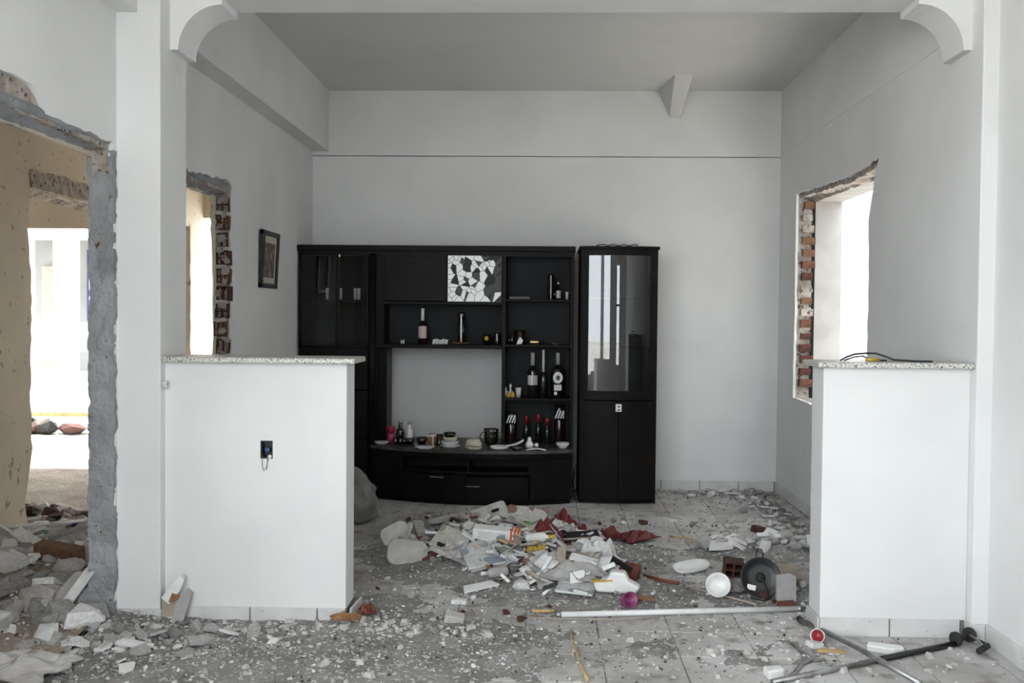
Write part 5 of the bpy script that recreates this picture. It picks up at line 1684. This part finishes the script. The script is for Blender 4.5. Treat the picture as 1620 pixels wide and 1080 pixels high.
# left doorway rubble: things that stand out
mb = MB()
mb.lathe([(.06, 0), (.105, .03), (.115, .09), (.10, .14), (.06, .165), (.005, .17)], 12)
mb.v = [(p[0] + .02 * noise.noise(Vector((p[0] * 12, p[1] * 12, p[2] * 12))), p[1] + .02 * noise.noise(Vector((p[0] * 12 + 4, p[1] * 12, p[2] * 12))), max(0, p[2] + .012 * noise.noise(Vector((p[0] * 14, p[1] * 14 + 4, p[2] * 9))))) for p in mb.v]
o = mb.build('concrete_boulder', M['concrete'], None, (-1.955, 4.30, .01), (0, 0, .5))
for p in o.data.polygons:
    p.use_smooth = False
tag(o, 'grey concrete boulder at the foot of the concrete jamb', 'boulder')
o = rounded_plate(.30, .10, .014, .48).build('insole', M['paleplaster'], None, (-2.06, 4.22, .11), (R(18), R(-48), R(28)), bevel=.005)
tag(o, 'long pale insole-shaped piece leaning on the doorway rubble', 'insole')
o = rounded_plate(.22, .05, .012, .48).build('pale_strip', M['whitemat'], None, (-1.97, 4.20, .17), (R(30), R(-52), R(40)), bevel=.004)
tag(o, 'narrow pale strip above the insole-shaped piece', 'strip')
o = MB().prism([(-.12, -.03), (.10, -.045), (.12, .04), (-.11, .045)], 'z', 0, .09).build('clay_block', M['brick2'], None, (-2.37, 4.86, .12), (R(10), R(6), R(-8)), bevel=.006)
tag(o, 'orange-brown clay block on top of the doorway rubble', 'brick')
o = MB().prism([(-.09, -.05), (.09, -.04), (.08, .05), (-.08, .045)], 'z', 0, .10).build('pale_block', M['paleplaster'], None, (-2.56, 4.70, .10), (R(-14), R(20), R(25)), bevel=.008)
tag(o, 'pale broken block left of the orange clay block', 'block')
o = MB().prism([(-.02, -.02), (.20, -.03), (.26, .0), (.18, .03), (-.02, .02)], 'z', 0, .05).build('plaster_plank', M['greylump'], None, (-2.72, 5.35, .08), (R(10), R(-12), R(20)))
tag(o, 'long grey plaster piece under the green scrap', 'plank')
crumple('green_scrap', .14, .09, .05, 'green', (-2.80, 5.62), .4, 'bright green plastic scrap in the left room', 'scrap', 51, 6)
o = MB().box(-.06, .06, -.04, .04, 0, .035).build('blue_packet', M['bluefoil'], None, (-2.78, 6.02, .05), (R(8), R(-6), R(10)), bevel=.004)
tag(o, 'dark blue packet on the dirt of the left room', 'packet')
MB().box(-.0605, .0605, -.0405, .0405, .006, .012).build('white_stripe', M['white'], o)
o = MB().prism([(-.26, -.03), (.22, -.02), (.26, .02), (-.24, .03)], 'z', 0, .012).build('pale_lath', M['whitemat'], None, (-2.98, 5.98, .06), (R(6), R(-4), R(8)))
tag(o, 'long pale lath left of the dark blue packet', 'lath')
crumple('plaster_sheet', .34, .26, .05, 'paleplaster', (-1.93, 3.66), -.2, 'large pale crumpled sheet in the lower left corner of the dusty floor', 'sheet', 61, 10)
o = MB().prism([(-.07, -.02), (.05, -.03), (.075, .015), (-.06, .025)], 'z', 0, .018).build('white_chip', M['white'], None, gz(-1.60, 3.90, .004), (0, R(6), R(-6)), bevel=.004)
tag(o, 'largest bright white chip on the dusty floor before the left pillar', 'chip')

# far rubble outdoors
t = empty('yellow_plank', (-5.6, 11.7, .02), (0, 0, R(6)))
tag(t, 'yellow plank on the rubble outdoors, seen through the left doorway', 'plank')
MB().box(-.6, .5, -.08, .08, .10, .15).build('plank', M['yellowwood'], t)
for i, (x, y, s_, m_) in enumerate(((-6.0, 11.5, .34, 'brickdark'), (-5.72, 11.45, .30, 'void'), (-5.45, 11.5, .32, 'brickdark'), (-5.2, 11.6, .28, 'void'), (-6.1, 11.8, .34, 'void'), (-5.85, 11.55, .30, 'darkgrit'))):
    o = place('rubble_lump', LUMPS[i % 8], M[m_], None, (x, y, s_ * .18 - .06), (0, 0, i), (s_, s_, s_))
    tag(o, 'dark rubble lump outdoors under the yellow plank', 'rubble lump', 'dark lumps outdoors')

# cable on the right half wall
t = empty('cable', (1.40, 4.41, 1.166))
tag(t, 'black cable with a yellow connector lying on the right granite slab', 'cable')
MB().tube([(-.13, -.03, .004), (-.10, -.02, .018), (-.06, 0, .030), (-.01, .01, .034), (.03, 0, .034), (.06, -.01, .024), (.10, -.02, .008), (.18, -.04, .004), (.25, -.06, .004)], .0042, 8).build('cord', M['black'], t)
MB().tube([(-.12, -.05, .004), (-.08, -.06, .020), (-.04, -.05, .024), (.0, -.04, .006), (.07, -.02, .005)], .0035, 8).build('second_cord', M['blackrough'], t)
MB().tube([(-.03, -.06, .009), (.03, -.05, .009)], .008, 10).build('yellow_connector', M['amber'], t)

# ------------------------------------------------------------------ labels of the scattered pieces: look, then nearest landmark
LANDMARKS = [(-3.25, 6.2, 'ragged beige wall edge'), (-3.55, 6.7, 'ragged opening dirt'), (-3.9, 7.4, 'bright outdoor edge'), (-2.85, 6.0, 'blue packet'), (-3.0, 6.6, 'beige pier'), (-.25, 5.50, 'orange-banded carton'), (-.10, 6.12, 'open printed booklet'), (-.34, 6.36, 'slotted foam block'), (-.73, 5.42, 'tilted rounded panel'),
             (-.62, 6.40, 'grey oval sole'), (-.86, 5.86, 'leaning curved plate'), (-.50, 5.52, 'greenish booklet'), (-.30, 5.22, 'front left booklet'), (.02, 5.05, 'worn front booklet'),
             (.18, 5.62, 'black tray'), (.42, 5.12, 'dark open box'), (.28, 5.36, 'standing white cloth'), (.345, 4.80, 'white boot piece'), (.125, 6.30, 'pointed red rag'),
             (.56, 6.07, 'wide red cloth'), (.01, 5.72, 'crumpled red cloth'), (-.36, 5.33, 'grey crumpled cloth'), (.24, 5.05, 'long white case'), (.16, 4.78, 'striped front booklet'),
             (-.385, 4.69, 'small white packet'), (-.39, 4.40, 'dark-sided block'), (-1.15, 6.45, 'grey sack'), (.79, 5.36, 'white oval tray'), (1.045, 4.86, 'black pan'),
             (.985, 5.22, 'hollow red brick'), (1.28, 6.02, 'red brick piece'), (1.60, 5.9, 'right wall'), (1.78, 7.86, 'back right corner'), (.86, 7.3, 'narrow cabinet'), (1.75, 6.6, 'right wall skirting'),
             (1.2, 7.85, 'back wall skirting'), (.86, 6.13, 'thin yellow lath'), (-1.955, 4.30, 'concrete boulder'), (-2.06, 4.22, 'insole-shaped piece'), (-2.37, 4.86, 'orange clay block'),
             (-2.56, 4.70, 'pale broken block'), (-2.72, 5.35, 'long grey plaster piece'), (-2.80, 5.62, 'green scrap'), (-1.73, 4.20, 'left pillar'), (-1.575, 4.27, 'leaning broken carton'),
             (-1.2, 4.28, 'left half wall'), (-1.90, 3.64, 'large corner sheet'), (-1.60, 3.90, 'brightest white chip'), (-.80, 4.40, 'end of the left half wall')]
COLOURS = {'paleplaster': 'pale', 'whitemat': 'dull white', 'white': 'bright white', 'greylump': 'grey', 'greyboard': 'light grey', 'cloth': 'white', 'card': 'brownish', 'paper': 'blank white',
           'magazine': 'brown-printed', 'magazine2': 'blue-grey printed', 'magazine3': 'olive-printed', 'yellowwood': 'yellow', 'brownwood': 'brown', 'black': 'black', 'void': 'gap-shade black', 'redwood': 'dark red', 'brick': 'brick red', 'brick2': 'orange-brown', 'brickdark': 'dark brick red', 'darkgrit': 'dark brown'}
for o, noun, mn, size in SCATTERED:
    x, y = o.location.x, o.location.y
    lx, ly, ln = min(LANDMARKS, key=lambda L: (L[0] - x) ** 2 + (L[1] - y) ** 2)
    dx, dy = x - lx, y - ly
    d = math.hypot(dx, dy)
    how = 'close to the ' if d < .07 else ('right of the ' if dx > 0 else 'left of the ') if abs(dx) > abs(dy) else ('behind the ' if dy > 0 else 'in front of the ')
    far = 'well ' if d > .38 else ''
    o['label'] = size + COLOURS[mn] + ' ' + noun + ' lying ' + (far + how if far and how[0] in 'rl' else 'some way ' + how if far else how) + ln
    o['label'] = o['label'].replace('  ', ' ')
same = {}
for o, noun, mn, size in SCATTERED:
    same.setdefault(o['label'], []).append(o)
PLACE = {2: ('left one', 'right one'), 3: ('leftmost', 'middle one', 'rightmost'), 4: ('leftmost', 'second from left', 'second from right', 'rightmost')}
for lab, obs in same.items():
    if len(obs) in PLACE and len(lab.split()) <= 13:
        for o, w_ in zip(sorted(obs, key=lambda q: q.location.x / q.location.y), PLACE[len(obs)]):
            o['label'] = lab + ', ' + w_
